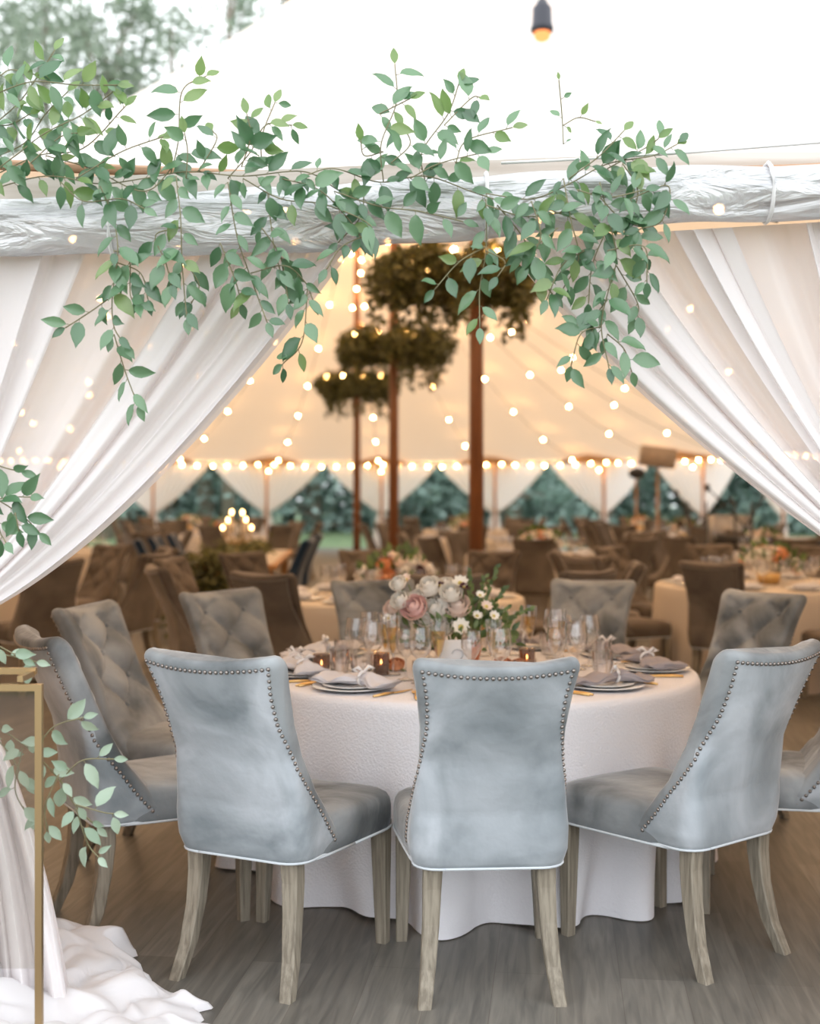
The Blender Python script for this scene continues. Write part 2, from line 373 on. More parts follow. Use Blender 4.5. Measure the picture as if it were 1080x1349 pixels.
# ------------------------------------------------------------------ entrance curtains
def curtain(topx, topy, ctrl, gather, tail, label, seed, layers, Y=3.47):
    root = empty('entrance_curtain', (0, 0, 0), 0, label, 'curtain')
    for li, (u0, u1, dy, nf, amp) in enumerate(layers):
        r_ = random.Random(seed+li); ph = [r_.uniform(0, 6.28) for _ in range(8)]
        NU, NT = 220, 46; rows = []
        for j in range(NT+1):
            t = j/NT; row = []
            for i in range(NU+1):
                v_ = i/NU; u = lerp(u0, u1, v_); uu = min(1.02, max(-.01 if u0 > 0 else 0, u+.010*math.sin(2*PI*v_*3+ph[0]+t)))
                T = Vector((lerp(topx[0], topx[1], uu), lerp(topy[0], topy[1], uu)))
                c_ = Vector((lerp(ctrl[0][0], ctrl[1][0], max(uu, 0)**.8), lerp(ctrl[0][1], ctrl[1][1], uu)))
                g = Vector((gather[0][0]+(gather[1][0]-gather[0][0])*uu, gather[0][1]+(gather[1][1]-gather[0][1])*uu))
                p = bez(T, c_, g, t)
                f = math.sin(2*PI*nf*v_+ph[2]+1.1*t*math.sin(ph[5])); f = math.copysign(abs(f)**1.3, f)*(.6+.4*math.sin(2*PI*v_*1.7+ph[3]))
                f += .12*math.sin(2*PI*nf*2.6*v_+ph[4]-1.5*t)*(.5+.5*math.sin(6.28*v_+ph[6]+3*t))+.5*smooth((.06-v_)/.06)
                y = Y-dy+amp*(1-.55*t)*f+.04*math.sin(PI*t)*(1-u)
                row.append(at(p.x, p.y, y))
            rows.append(row)
        if tail:
            last = rows[-1]
            for j in range(1, 31):
                t = j/30; row = []
                for i in range(NU+1):
                    u = lerp(u0, u1, i/NU)
                    e = bez(Vector(tail[0]), Vector(tail[1]), Vector(tail[2]), t); f_ = bez(Vector(tail[0]), Vector((tail[0][0]-60, tail[0][1]+100)), Vector(tail[3]), t)
                    p = e.lerp(f_, u); A = .008+.04*t
                    y = Y-dy-.03*t+A*math.sin(2*PI*6*u+ph[5])+.012*math.sin(2*PI*15*u+t*3)
                    q = at(p.x, p.y, y); q.z = max(q.z, .012)
                    row.append(last[i].lerp(q, smooth(t*4)))
                rows.append(row)
        b = MB(); b.grid(rows); b.build('voile_panel', 'sheer', root)
    return root
cl = curtain((474, -75), (322, 330), ((150, 765), (-90, 610)), ((-92, 838), (-100, 800)),
        ((-96, 820), (48, 985), (96, 1338), (-190, 1338)), 'sheer white curtain swept down to the left and pooling on the floor', 3,
        ((0, 1, 0, 5, .035), (.015, .36, .05, 4, .03), (.66, 1, .05, 3, .035)))
curtain((660, 1200), (318, 285), ((828, 545), (1200, 540)), ((1205, 792), (1212, 750)), None,
        'sheer white curtain swept down to the right side of the entrance', 9,
        ((0, 1, 0, 6, .035), (.02, .30, .05, 3, .03), (.42, .56, .05, 2, .03), (.74, 1, .05, 4, .035)))
for x, l in ((-1.42, 'wooden entrance post holding the left curtain'), (1.50, 'wooden entrance post holding the right curtain')):
    o = empty('entrance_post', (x, 3.56, 0), 0, l, 'post'); b = MB(); b.tube([(0, 0, 0), (0, 0, 2.38)], .045, 12); b.build('shaft', 'pole', o)
    b = MB(); b.tube([(.058*math.cos(PI*k/6), .058*math.sin(PI*k/6)-.0, 1.10) for k in range(13)], .012, 6); b.build('tie_back', 'ribbon', o)
# pooled end of the left curtain
b = MB(); NX, NY = 90, 90; rows = []
def nz(x, y, s): return math.sin(x*9.1*s+1.3+2.2*math.sin(y*5.3*s))*math.sin(y*7.7*s+.4+1.7*math.sin(x*6.1*s+2))
for j in range(NY+1):
    v = j/NY; row = []
    yy = lerp(2.80, 3.99, v)
    xr = interp(yy, [(2.8, -.50), (3.3, -.56), (3.46, -.57), (3.58, -.76), (3.72, -.84), (3.87, -.87), (3.99, -1.14)])
    xr += .03*math.sin(yy*31)+.018*math.sin(yy*67+1)
    for i in range(NX+1):
        u = i/NX; x = lerp(-1.45, xr, u)
        edge = min(1, (1-u)*9)*min(1, (1-v)*12)
        h = .05*(abs(nz(x, yy, .9))**.6)+.028*abs(nz(yy, x, 1.5))+.008*nz(x, yy, 3.5)
        h += .09*math.exp(-((x+1.2)/.18)**2)
        row.append((x+.02*nz(yy, x, 2), yy+.02*nz(x, yy, 2.5), .004+max(0, h)*edge+.012*(edge > .05)))
    rows.append(row)
b.grid(rows); o = b.build('pooled_hem', 'puddle'); o.parent = cl

# rolled clear vinyl valance and canvas eave band
rows = []
for i in range(161):
    u = i/160; px = lerp(-80, 1170, u); row = []
    yt, yb = lerp(262, 218, smooth(u*1.1)), lerp(336, 290, smooth((u-.25)*1.5))
    Yc = 3.36
    c_ = at(px, (yt+yb)/2, Yc); R = (yb-yt)/2/(F_PX/Yc)
    for k in range(28):
        a = 2*PI*k/28
        wv = 1+.09*math.sin(5*a+u*17)+.10*math.sin(3*a-u*29+1)+.05*math.sin(9*a+u*61)+.05*math.sin(13*u*6.28+2*a)
        row.append(c_+Vector((0, -.055*math.cos(a)*wv, R*math.sin(a)*(1+.05*math.sin(u*40+a)))))
    rows.append(row)
b = MB(); b.grid(rows, True); v = b.build('rolled_vinyl_sidewall', 'vinyl'); tag(v, 'rolled up clear vinyl tent side above the entrance', 'tent side')
for px in (150, 640, 1010):
    pts = []; b = MB()
    for k in range(15):
        a = 2*PI*k/14; us = (px+80)/1250; yt, yb = lerp(262, 218, smooth(us*1.1)), lerp(336, 290, smooth((us-.25)*1.5)); c_ = at(px, (yt+yb)/2, 3.36); pts.append(c_+Vector((0, .064*math.cos(a), ((yb-yt)/2/(F_PX/3.36)+.006)*math.sin(a))))
    b.tube(pts, .006, 5)
    o = b.build('tie_strap', 'ribbon'); o.parent = v
rows = []
for i in range(41):
    px = lerp(-120, 1200, i/40); u = i/40; y0, y1 = lerp(236, 200, smooth(u*1.1)), lerp(290, 246, smooth(u*1.1)); rows.append([at(px, y0, 3.47), at(px, y0, 3.44), at(px, y1, 3.42), at(px, y1, 3.45)])
b = MB(); b.grid(rows, True); tag(b.build('trim_2', 'band', smooth=False), kind='structure')
# guy rope along the roof edge, right
b = MB(); b.tube(spline([at(660, 215, 3.3), at(860, 204, 3.28), at(1100, 186, 3.2), at(1300, 170, 3.1)], 6), .004, 5)
tag(b.build('guy_rope', 'ribbon'), 'thin white rope running along the eave at right', 'rope')

# hanging festoon lamp above the entrance
o = empty('hanging_festoon_lamp', at(714, 26, 2.05), 0, 'black socket with a small amber bulb hanging above the roof', 'lamp')
b = MB(); b.lathe([(.0, .034), (.008, .033), (.012, .024), (.0165, .020), (.0175, -.008), (.0195, -.012), (.0195, -.020), (.014, -.022)], 20); b.build('socket', 'socket', o)
b = MB(); b.lathe([(.013, -.018), (.0145, -.026), (.012, -.033), (.005, -.037), (.0005, -.038)], 16); b.build('bulb', 'filament', o)
b = MB(); b.tube([(0, 0, .03), (0, 0, .2), (.01, 0, .5), (-1.2, .1, .62)], .004, 6); b.build('cord', 'cable', o)

# ------------------------------------------------------------------ chairs
def wback(z): return interp(z, [(.36, .205), (.385, .222), (.43, .234), (.50, .234), (.60, .222), (.70, .208), (.80, .208), (.90, .221), (1.0, .241), (1.1, .244)])
def yrear(z): return interp(z, [(.36, .035), (.42, .02), (.55, .008), (.70, -.034), (.85, -.098), (1.02, -.182)])
def thick(z): return interp(z, [(.36, .275), (.43, .24), (.50, .185), (.58, .125), (.70, .085), (.95, .080), (1.1, .075)])
def rear_r(z): return interp(z, [(.38, .075), (.5, .055), (.65, .03), (.8, .024), (1.1, .024)])
def back_ring(z, inset=0, tuft=True, nf=30, nr=22, nc=6, ns=9):
    """outline at height z: x right, y forward"""
    w_, y0, t = wback(z)-inset, yrear(z)+inset, thick(z)-2*inset; y1 = y0+t; r0 = min(rear_r(z), t*.45); r1 = min(.03, t*.45); p = []
    def arc(cx, cy, r, a0_, a1_):
        for k in range(nc): a = lerp(a0_, a1_, k/(nc-1)); p.append((cx+r*math.cos(a), cy+r*math.sin(a), 0))
    for k in range(1, nr): p.append((lerp(-w_+r0, w_-r0, k/nr), y0, 0))
    arc(w_-r0, y0+r0, r0, -PI/2, 0)
    for k in range(1, ns): p.append((w_, lerp(y0+r0, y1-r1, k/ns), 0))
    arc(w_-r1, y1-r1, r1, 0, PI/2)
    for k in range(1, nf): p.append((lerp(w_-r1, -w_+r1, k/nf), y1, 1))
    arc(-w_+r1, y1-r1, r1, PI/2, PI)
    for k in range(1, ns): p.append((-w_, lerp(y1-r1, y0+r0, k/ns), 0))
    arc(-w_+r0, y0+r0, r0, PI, 1.5*PI)
    out = []
    for x, y, fr in p:
        q = abs(x)/max(w_, .01)
        y += .035*q*q*smooth((z-.45)/.3)
        if fr:
            edge = smooth((1-q)/.22)
            h = 0
            if tuft and z > .54:
                a = x/.115+(z-.60)/.105; c_ = x/.115-(z-.60)/.105
                h = (abs(math.sin(PI*a/2))*abs(math.sin(PI*c_/2)))**.45
                h = (h-.75)*.052*edge*smooth((z-.54)/.06)*smooth((1.0-z)/.05)
            y += h+.012*edge
        out.append((x, y, z+(.020*q*q-.004)*smooth((z-.8)/.2)))
    return out
def leg_rows(b, pts, w0, w1):
    rows = []
    for i, (x, y, z) in enumerate(pts):
        t = i/(len(pts)-1); h = lerp(w0, w1, t)/2; c_ = h*.18
        rows.append([(x-h+c_, y-h, z), (x+h-c_, y-h, z), (x+h, y-h+c_, z), (x+h, y+h-c_, z), (x+h-c_, y+h, z), (x-h+c_, y+h, z), (x-h, y+h-c_, z), (x-h, y-h+c_, z)])
    b.grid(rows, True, 0, True)
def make_chair(name, fabric, tufted=True, hi=True):
    root = empty(name, (0, 0, 0))
    zs = [.385, .40, .415, .43, .445, .46, .475, .49, .505, .52, .535, .55, .56]+[.57+.0165*k for k in range(1, 24)]+[.965] if hi else [.385, .43, .5, .57, .65, .72, .8, .88, .94, .965]
    nf = 30 if hi else 12
    rows = [back_ring(z, 0, tufted and hi, nf) for z in zs]
    for z, i_ in ((.978, .003), (.988, .009), (.995, .018), (.998, .029)): rows.append(back_ring(z, i_, False, nf))
    b = MB(); b.grid(rows, True, 0, True)
    nring = len(rows[0])
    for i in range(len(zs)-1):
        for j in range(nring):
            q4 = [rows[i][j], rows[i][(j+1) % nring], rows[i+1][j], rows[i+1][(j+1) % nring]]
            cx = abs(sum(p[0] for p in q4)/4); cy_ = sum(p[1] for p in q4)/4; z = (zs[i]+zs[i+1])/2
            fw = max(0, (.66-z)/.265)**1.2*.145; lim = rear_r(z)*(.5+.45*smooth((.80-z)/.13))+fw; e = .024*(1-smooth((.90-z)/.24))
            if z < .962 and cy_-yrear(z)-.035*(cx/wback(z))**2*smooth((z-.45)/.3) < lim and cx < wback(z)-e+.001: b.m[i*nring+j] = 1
    if tufted and hi:
        for r_ in range(0, 4):
            z = .60+.105*r_
            for k in range(-2, 3):
                if (k+r_) % 2: continue
                x = k*.115
                if abs(x) > wback(z)-.03: continue
                b.ball((x, yrear(z)+thick(z)+.035*(x/wback(z))**2-.018, z), .012, 6)
    back_o = b.build('backrest', [fabric, {'velvet': 'panel', 'lamplit': 'lamplit_panel'}.get(fabric, fabric)], root)
    # seat
    def seat_ring(z, sc_):
        out = []
        for k in range(40):
            a = 2*PI*k/40; c_, s_ = math.cos(a), math.sin(a)
            x = math.copysign(abs(c_)**.32, c_); y = math.copysign(abs(s_)**.32, s_)
            yy = .325+y*.285*sc_[1]; hw = lerp(.215, .272, (yy-.04)/.57)
            out.append((x*hw*sc_[0], yy, z+.0*y))
        return out
    b = MB(); b.grid([seat_ring(.378, (.97, .985)), seat_ring(.385, (.99, .995)), seat_ring(.41, (1, 1)), seat_ring(.45, (1.0, 1.0)), seat_ring(.472, (.985, .99)), seat_ring(.487, (.95, .965)), seat_ring(.497, (.88, .92)), seat_ring(.506, (.7, .75)), seat_ring(.512, (.4, .45))], True, 0, True)
    b.build('seat', fabric, root)
    if hi:
        b = MB(); ring = seat_ring(.381, (1, 1)); b.tube([p for p in ring if p[1] > .1][0:0] or ring+[ring[0]], .0042, 6)
        ring = back_ring(.385, 0, False, 12); b.tube(ring+[ring[0]], .0042, 6); b.build('piping', 'piping', root)
        b = MB(); P = []
        zt = .966
        nn = 24
        for k in range(nn+1):
            x = lerp(-1, 1, k/nn)*(wback(zt)-.024); q = abs(x)/wback(zt); P.append((x, yrear(zt)+.035*q*q-.001, zt+.02*q*q-.004, 0))
        for s_ in (-1, 1):
            z = zt-.018
            while z > .395:
                low = smooth((.90-z)/.24); fwd = max(0, (.66-z)/.265)**1.2*.145
                r0 = rear_r(z); e = .024*(1-low)+.0005
                # walk along the outline: first round the rear corner, then along the side
                d_ = fwd
                if fwd <= 0: x = wback(z)-e; qe = max(0, min(1, 1-e/r0)); y = yrear(z)+r0*(1-math.cos(math.asin(qe)))-.001
                else:
                    al = min(1, (fwd+r0*1.15)/(r0*1.2))
                    if al < 1: a = al*PI/2; x = wback(z)-r0+(r0+.001)*math.sin(a); y = yrear(z)+r0-(r0+.001)*math.cos(a); x = min(x, wback(z)+.001)
                    else: x = wback(z)+.001; y = yrear(z)+r0+(fwd-r0*.05)
                y += .035*smooth((z-.45)/.3)*(x/wback(z))**2
                P.append((s_*x, y, z+(.016)*smooth((z-.8)/.2), s_)); z -= .0175 if fwd <= 0 else .0155
        for x, y, z, s_ in P: b.ball((x, y, z), .0062, 5)
        b.build('nailhead_trim', 'stud', back_o)
    for s_ in (-1, 1):
        b = MB(); leg_rows(b, [(s_*.165, .075, .40), (s_*.168, .078, .32), (s_*.172, .068, .22), (s_*.182, .042, .10), (s_*.195, 0, 0)], .058, .038)
        b.build('leg', 'leg', root, smooth=False)
    for s_ in (-1, 1):
        b = MB(); leg_rows(b, [(s_*.222, .545, .40), (s_*.226, .543, .2), (s_*.232, .54, 0)], .056, .036)
        b.build('leg', 'leg', root, smooth=False)
    return root
near_chair = make_chair('dining_chair', 'velvet', True, True)
PLACED = []; SEED0 = 11
def KIDSOF(o): return list(o.children)
used = {}
def chair(src, x, y, face, label, group=None):
    """face = heading of the sitter, radians from +y towards -x ; x, y = rear feet"""
    o = src if not used.get(src.name) else copy_tree(src)
    used[src.name] = 1
    o.location = (x, y, 0); o.rotation_euler = (0, 0, face); tag(o, label, 'chair', group); PLACED.append((x, y))
    for c_ in KIDSOF(o): c_.pass_index = len(PLACED)+SEED0
    return o
TC = Vector((.262, 5.06))
near = [
    (-.531, 3.612, -25.5, 'grey blue velvet dining chair seen from behind at the front left of the table'),
    (.236, 3.495, 3.5, 'grey blue velvet dining chair seen from behind, middle of the front three'),
    (1.043, 3.786, 38, 'grey blue velvet dining chair turned left at the front right of the table'),
    (-1.158, 4.132, -59, 'velvet dining chair beside the brass stand with its studded side to us'),
    (-1.27, 5.09, -104, 'brown lit tufted dining chair at the left of the table, seat showing'),
    (-.85, 5.83, -133, 'brown lit tufted dining chair behind the front left chair'),
    (-.18, 6.55, 196, 'dining chair behind the flower bouquet, facing us'),
    (.96, 6.56, 155, 'tufted grey dining chair behind the champagne flutes at right'),
    (1.60, 5.72, 124, 'tufted pale grey dining chair at the right of the table with dark buttons'),
    (1.62, 4.36, 74, 'dining chair cut by the right edge of the picture'),
]
for x, y, f, l in near: chair(near_chair, x, y, math.radians(f), l)

# ------------------------------------------------------------------ tables
def cloth(r, h, nseg, seed, amp=1.0, rows_n=22):
    q = random.Random(seed); fr = [(n_, q.uniform(0, 6.28), q.uniform(.5, 1)) for n_ in (7, 11, 13, 17, 23)]
    def fold(a): 
        s_ = sum(w_*math.sin(n_*a+p_) for n_, p_, w_ in fr)/2.4
        return math.copysign(abs(s_)**.8, s_)
    prof = [(.02, h), (r*.5, h), (r*.9, h), (r*.975, h-.001), (r*.995, h-.008), (r+.003, h-.025)]
    rows = []
    for rr, z in prof: rows.append([(rr*math.cos(2*PI*k/nseg), rr*math.sin(2*PI*k/nseg), z) for k in range(nseg)])
    for j in range(1, rows_n+1):
        t = j/rows_n; z = (h-.025)*(1-t)+.004*t; row = []
        for k in range(nseg):
            a = 2*PI*k/nseg; f = fold(a+.05*math.sin(4*t+a*3))
            rr = r+.003+.045*t+amp*(.012*t+.058*smooth(t*1.1)*t)*f
            row.append((rr*math.cos(a), rr*math.sin(a), z+(.012*max(0, math.sin(9*a+1)) if j == rows_n else 0)))
        rows.append(row)
    b = MB(); b.grid(rows, True, 0); b.add(rows[0], [tuple(range(nseg))]); return b
def round_table(x, y, label, fab, seed, nseg=96):
    t = empty('round_table', (x, y, 0), 0, label, 'table')
    b = MB(); b.lathe([(0, .715), (.89, .715), (.9, .72), (.9, .74), (.89, .745), (0, .745)], 40); b.build('tabletop', 'wood', t)
    b = MB(); b.lathe([(.35, 0), (.35, .02), (.06, .04), (.05, .1), (.05, .70), (.2, .715)], 16); b.build('pedestal', 'black', t)
    return t
round_table(TC.x, TC.y, 'round table in front under the floor length white linen cloth', 'linen', 1)
o = cloth(.915, .752, 420, 4, 1.35, 30).build('tablecloth', 'linen'); o.location = (TC.x, TC.y, 0)
tag(o, 'white textured linen tablecloth falling to the floor on the front table', 'tablecloth')
TZ = .7525

# place settings on the near table
def glass_wine(name='wine_glass', r=.046, h=.215, sm=24):
    g = empty(name); b = MB()
    b.lathe([(.001, .001), (.034, .001), (.035, .003), (.012, .008), (.0045, .016), (.0036, .05), (.004, .085), (.014, .094), (r*.72, .112), (r*.97, .137), (r, .152), (r*.93, .18), (r*.80, h)], sm)
    b.build('bowl', 'glass', g); return g
def flute(sm=20):
    g = empty('champagne_flute'); b = MB()
    b.lathe([(.001, .001), (.031, .001), (.032, .003), (.010, .008), (.004, .016), (.0036, .07), (.006, .085), (.017, .115), (.026, .155), (.031, .195), (.033, .235)], sm); bo = b.build('bowl', 'glass', g)
    b = MB(); b.lathe([(.0005, .087), (.0155, .116), (.0245, .155), (.0285, .186), (.0005, .186)], sm); b.build('champagne', 'champagne', bo); return g
def tumbler():
    g = empty('water_tumbler'); b = MB()
    n = 32; rows = []
    for r, z, rb in ((.001, .002, 0), (.030, .002, 0), (.031, .012, .001), (.036, .03, .0016), (.040, .055, .0016), (.041, .062, 0), (.042, .085, 0), (.0425, .10, 0)):
        rows.append([((r+rb*math.cos(16*2*PI*k/n))*math.cos(2*PI*k/n), (r+rb*math.cos(16*2*PI*k/n))*math.sin(2*PI*k/n), z) for k in range(n)])
    b.grid(rows, True); b.lathe([(.034, .004), (.038, .05), (.0395, .095)], 24); b.build('ribbed_wall', 'glass', g); return g
def plate_set():
    g = empty('charger_plate'); b = MB()
    b.lathe([(.001, .004), (.09, .004), (.095, .003), (.145, .012), (.152, .014), (.150, .017), (.10, .009), (.001, .008)], 48); b.build('charger', 'china', g)
    b = MB(); b.lathe([(.001, .009), (.07, .009), (.112, .019), (.113, .022), (.07, .014), (.001, .013)], 40); b.build('dinner_plate', 'china', g); return g
def napkin(m_):
    g = empty('folded_napkin'); b = MB(); rows = []
    for j in range(31):
        t = j/30; x = lerp(-.15, .17, t); k = abs(t-.62)
        wd = .022+.055*smooth(k/.30); hh = .012+.010*smooth((.25-k)/.25)+.006*math.sin(t*19)
        row = []
        for i in range(32):
            a = 2*PI*i/32; f = 1+.10*math.sin(5*a+t*9)+.07*math.sin(9*a-t*5)
            row.append((x+.006*math.sin(3*a), wd*math.cos(a)*f, hh+hh*.95*math.sin(a)*f))
        rows.append(row)
    b.grid(rows, True, 0, True); b.build('cloth', m_, g)
    b = MB(); pts = []
    for k in range(17): a = 2*PI*k/16; pts.append((.048, .030*math.cos(a), .024+.024*math.sin(a)))
    b.tube(pts, .006, 6)
    for s_ in (-1, 1):
        b.tube([(.048, 0, .048), (.048+.01*s_, .02*s_, .066), (.048+.02*s_, .035*s_, .058), (.048+.01*s_, .02*s_, .048)], [.003, .008, .009, .004], 6)
    b.build('ribbon_bow', 'ribbon', g); return g
def cutlery(kind):
    g = empty(kind); b = MB(); L = .20
    if kind == 'dinner_fork':
        b.tube([(0, -.10, .005), (0, -.06, .006), (0, .02, .005), (0, .04, .004)], [.004, .005, .003, .003], 8)
        b.box((0, .052, .005), (.020, .024, .0022))
        for x in (-.0085, -.003, .003, .0085): b.box((x, .082, .006), (.0028, .042, .0018))
    else:
        b.tube([(0, -.10, .005), (0, -.04, .006), (0, .01, .005)], [.004, .006, .004], 8)
        rows = []
        for j in range(8):
            t = j/7; y = lerp(.005, .115, t); wd = .010*(1-t**4)+.001
            rows.append([(-wd*.3, y, .004), (wd, y, .004), (wd, y, .0055), (-wd*.3, y, .0065)])
        b.grid(rows, True, 0, True)
    b.build('blade' if kind == 'dinner_knife' else 'tines', 'gold', g); return g
SRC = {}
def place(key, mk, x, y, z, rz, label, cat, group=None):
    if key not in SRC: SRC[key] = mk(); o = SRC[key]
    else: o = copy_tree(SRC[key])
    o.location = (x, y, z); o.rotation_euler = (0, 0, rz); tag(o, label, cat, group); return o
seats = [(-130, 'front left velvet chair', 0), (-93, 'middle front velvet chair', 0), (-49, 'front right velvet chair', 1), (-6, 'right edge chair', 1), (28, 'pale tufted chair at right', 1),
         (64, 'tufted chair behind the flutes', 1), (104, 'chair behind the bouquet', 0), (146, 'back left tufted chair', 0), (178, 'left tufted chair', 0), (-163, 'chair by the brass stand', 0)]
R_ = random.Random(5)
for ang, who, grey in seats:
    a = math.radians(ang); u = Vector((math.cos(a), math.sin(a))); s_ = Vector((-u.y, u.x)); rz = a+PI/2
    rp = .735 if ang != -49 else .70
    p = TC+u*rp; place('plate', plate_set, p.x, p.y, TZ, rz, f'white charger and plate in front of the {who}', 'plate', 'place plates')
    n_ = napkin if grey else napkin
    fa = a+PI/2+R_.uniform(-.4, .4) if grey else a+PI/2+R_.uniform(-.3, .3)
    place('nap%d' % grey, (lambda: napkin('napkin')) if grey else (lambda: napkin('napkin_white')), p.x, p.y, TZ+.02, fa, f'{"mauve grey" if grey else "white"} bow tied napkin on the plate by the {who}', 'napkin', 'tied napkins')
    q = p+s_*.19; place('knife', lambda: cutlery('dinner_knife'), q.x, q.y, TZ, rz, f'gold knife beside the plate of the {who}', 'knife', 'gold cutlery')
    q = p-s_*.18; place('fork', lambda: cutlery('dinner_fork'), q.x, q.y, TZ, rz, f'gold dinner fork beside the plate of the {who}', 'fork', 'gold cutlery')
    q = p-s_*.205; place('fork2', lambda: cutlery('dinner_fork'), q.x, q.y, TZ, rz+.08, f'outer gold fork beside the plate of the {who}', 'fork', 'gold cutlery')
    for key, mk, dr, ds, nm, cat in (('wine', glass_wine, .47, .10, 'large wine glass', 'wine glass'), ('wine2', lambda: glass_wine('white_wine_glass', .040, .20), .44, .00, 'smaller wine glass', 'wine glass'),
                                     ('flute', flute, .36, .09, 'champagne flute half filled', 'flute'), ('tumbler', tumbler, .53, .19, 'ribbed water tumbler', 'tumbler')):
        q = TC+u*(dr+R_.uniform(-.015, .015))+s_*(ds+R_.uniform(-.015, .015))
        place(key, mk, q.x, q.y, TZ, R_.uniform(0, 6), f'{nm} in the setting of the {who}', cat, 'glassware on the front table')
# votives
def votive():
    g = empty('votive_candle'); b = MB(); b.lathe([(.001, .001), (.030, .001), (.032, .01), (.034, .085), (.0345, .088), (.031, .085), (.029, .01), (.001, .006)], 24); b.build('smoked_holder', 'smoke', g)
    b = MB(); b.lathe([(.001, .006), (.024, .006), (.024, .04), (.001, .041)], 16); wx = b.build('wax', 'wax', g)
    b = MB(); b.lathe([(.0005, .043), (.004, .048), (.003, .056), (.0003, .064)], 8); b.build('flame', 'flame', wx); return g
for i, (x, y, l) in enumerate(((-.31, 4.82, 'smoked glass votive nearest the front left chair'), (-.075, 4.85, 'bronze votive candle lit, left of the white card'), (.52, 5.0, 'smoked votive among the glasses right of the card'), (.30, 5.42, 'smoked votive behind the bouquet'))):
    place('votive', votive, x-.04, y, TZ, i, l, 'candle', 'votive candles')
# table card
t = empty('table_number_card', (.175, 4.80, TZ), math.radians(4), 'square white card with a silver numeral before the bouquet', 'card')
b = MB(); b.box((0, 0, .078), (.135, .004, .135)); b.build('card', 'card', t)
b = MB()
pts = []
for k in range(13): a = lerp(PI*.95, -PI*.30, k/12); pts.append((.012+.022*math.cos(a), -.0035, .088+.020*math.sin(a)))
pts += [(.012, -.0035, .055), (-.012, -.0035, .040), (.008, -.0035, .044), (.040, -.0035, .038)]
b.tube(spline(pts, 3), .0024, 5); b.build('numeral', 'ink', t)
b = MB(); b.box((0, .01, .006), (.05, .03, .012)); b.build('holder', 'gold', t)

# ------------------------------------------------------------------ flowers
def bloom(b, c, r, up, mi, seed, petals=(5, 6, 7)):
    """rose: nested rings of cupped petals"""
    q = random.Random(seed); up = Vector(up).normalized(); e1 = up.orthogonal().normalized(); e2 = up.cross(e1); c = Vector(c)
    for li, n_ in enumerate(petals):
        fr = (li+1)/len(petals)
        for k in range(n_):
            a0_ = 2*PI*k/n_+q.uniform(-.3, .3)+li; wd = PI/n_*1.5; rows = []
            for j in range(5):
                t = j/4; row = []
                el = lerp(-.9, lerp(1.25, .30, fr)+q.uniform(-.06, .06), t)
                rad = r*(.30+.70*fr)*(math.cos(el*.8)**.7 if math.cos(el*.8) > 0 else 0)*(1+.12*t*fr)
                zz = r*lerp(1.0, .72, fr)*math.sin(el)*.85
                for i in range(5):
                    s_ = i/4*2-1; ww = wd*(1-.25*t**3)
                    a = a0_+s_*ww; edge = (abs(s_)**3)*.10*r*t
                    row.append(c+(e1*math.cos(a)+e2*math.sin(a))*(rad-edge*.4)+up*(zz-edge))
                rows.append(row)
            b.grid(rows, False, mi)
    b.ball(c, r*.42, 5, mi=mi)
def anemone(b, c, r, up, mi, mc, seed):
    q = random.Random(seed); up = Vector(up).normalized(); e1 = up.orthogonal().normalized()
    for k in range(9):
        a = 2*PI*k/9+q.uniform(-.2, .2); d = Matrix.Rotation(a, 3, up) @ e1+up*.35
        b.leaf(Vector(c), d, up, r*1.05, r*.75, -.15, mi)
    b.ball(Vector(c)+up*r*.12, r*.3, 5, mi=mc)
v = empty('flower_centerpiece', (.20, 5.06, TZ), 0, 'low bouquet of ivory and blush roses on the front table', 'flowers')
b = MB(); b.lathe([(.001, .0), (.07, .0), (.085, .03), (.10, .09), (.098, .10), (.09, .09), (.001, .08)], 28); b.build('bowl', 'terracotta', v)
fl = [ # px, py, radius m, colour, kind
    (545, 800, .046, 'rose_pink', 0), (573, 803, .050, 'rose_white', 0), (565, 772, .043, 'rose_white', 0), (594, 780, .040, 'rose_white', 0), (587, 768, .03, 'rose_white', 0), (603, 798, .046, 'rose_blush', 0),
    (527, 790, .036, 'rose_white', 0), (562, 812, .040, 'rose_white', 0), (583, 790, .036, 'rose_white', 0), (606, 770, .035, 'rose_white', 1), (524, 768, .030, 'rose_white', 0),
    (528, 780, .022, 'rose_dark', 1), (580, 772, .018, 'rose_dark', 1), (611, 774, .020, 'rose_dark', 1), (515, 800, .03, 'rose_blush', 0), (548, 788, .036, 'rose_white', 0), (607, 827, .036, 'rose_white', 1),
    (586, 826, .034, 'rose_white', 0), (640, 800, .026, 'rose_blush', 1), (632, 785, .02, 'rose_white', 1), (650, 812, .022, 'rose_white', 1), (628, 812, .022, 'rose_white', 1), (535, 765, .028, 'rose_blush', 1), (512, 815, .02, 'rose_white', 1)]
vo = Vector(v.location)
heads = []
for i, (px, py, r, m_, kd) in enumerate(fl):
    Y = 4.96+.10*((i*37) % 10)/10-.05*(py-780)/30
    r *= 1.15; p = at(px, py, Y)-vo; heads.append(p); up = (p-Vector((0, .06, .02))).normalized()+Vector((0, -.55, .15))
    b = MB()
    if kd == 0: bloom(b, p, r, up, 0, i)
    else: anemone(b, p, r, up, 0, 1, i)
    b.build({'rose_dark': 'burgundy_flower', 'rose_pink': 'pink_rose', 'rose_blush': 'blush_rose', 'rose_white': 'ivory_rose' if kd == 0 else 'ivory_blossom', 'rose_peach': 'peach_rose'}[m_], [m_, 'center'], v)
b = MB()
for p in heads: b.tube([Vector((0, 0, .06)), Vector((p.x*.5, p.y*.5, .10)), p*.96], .0025, 5)
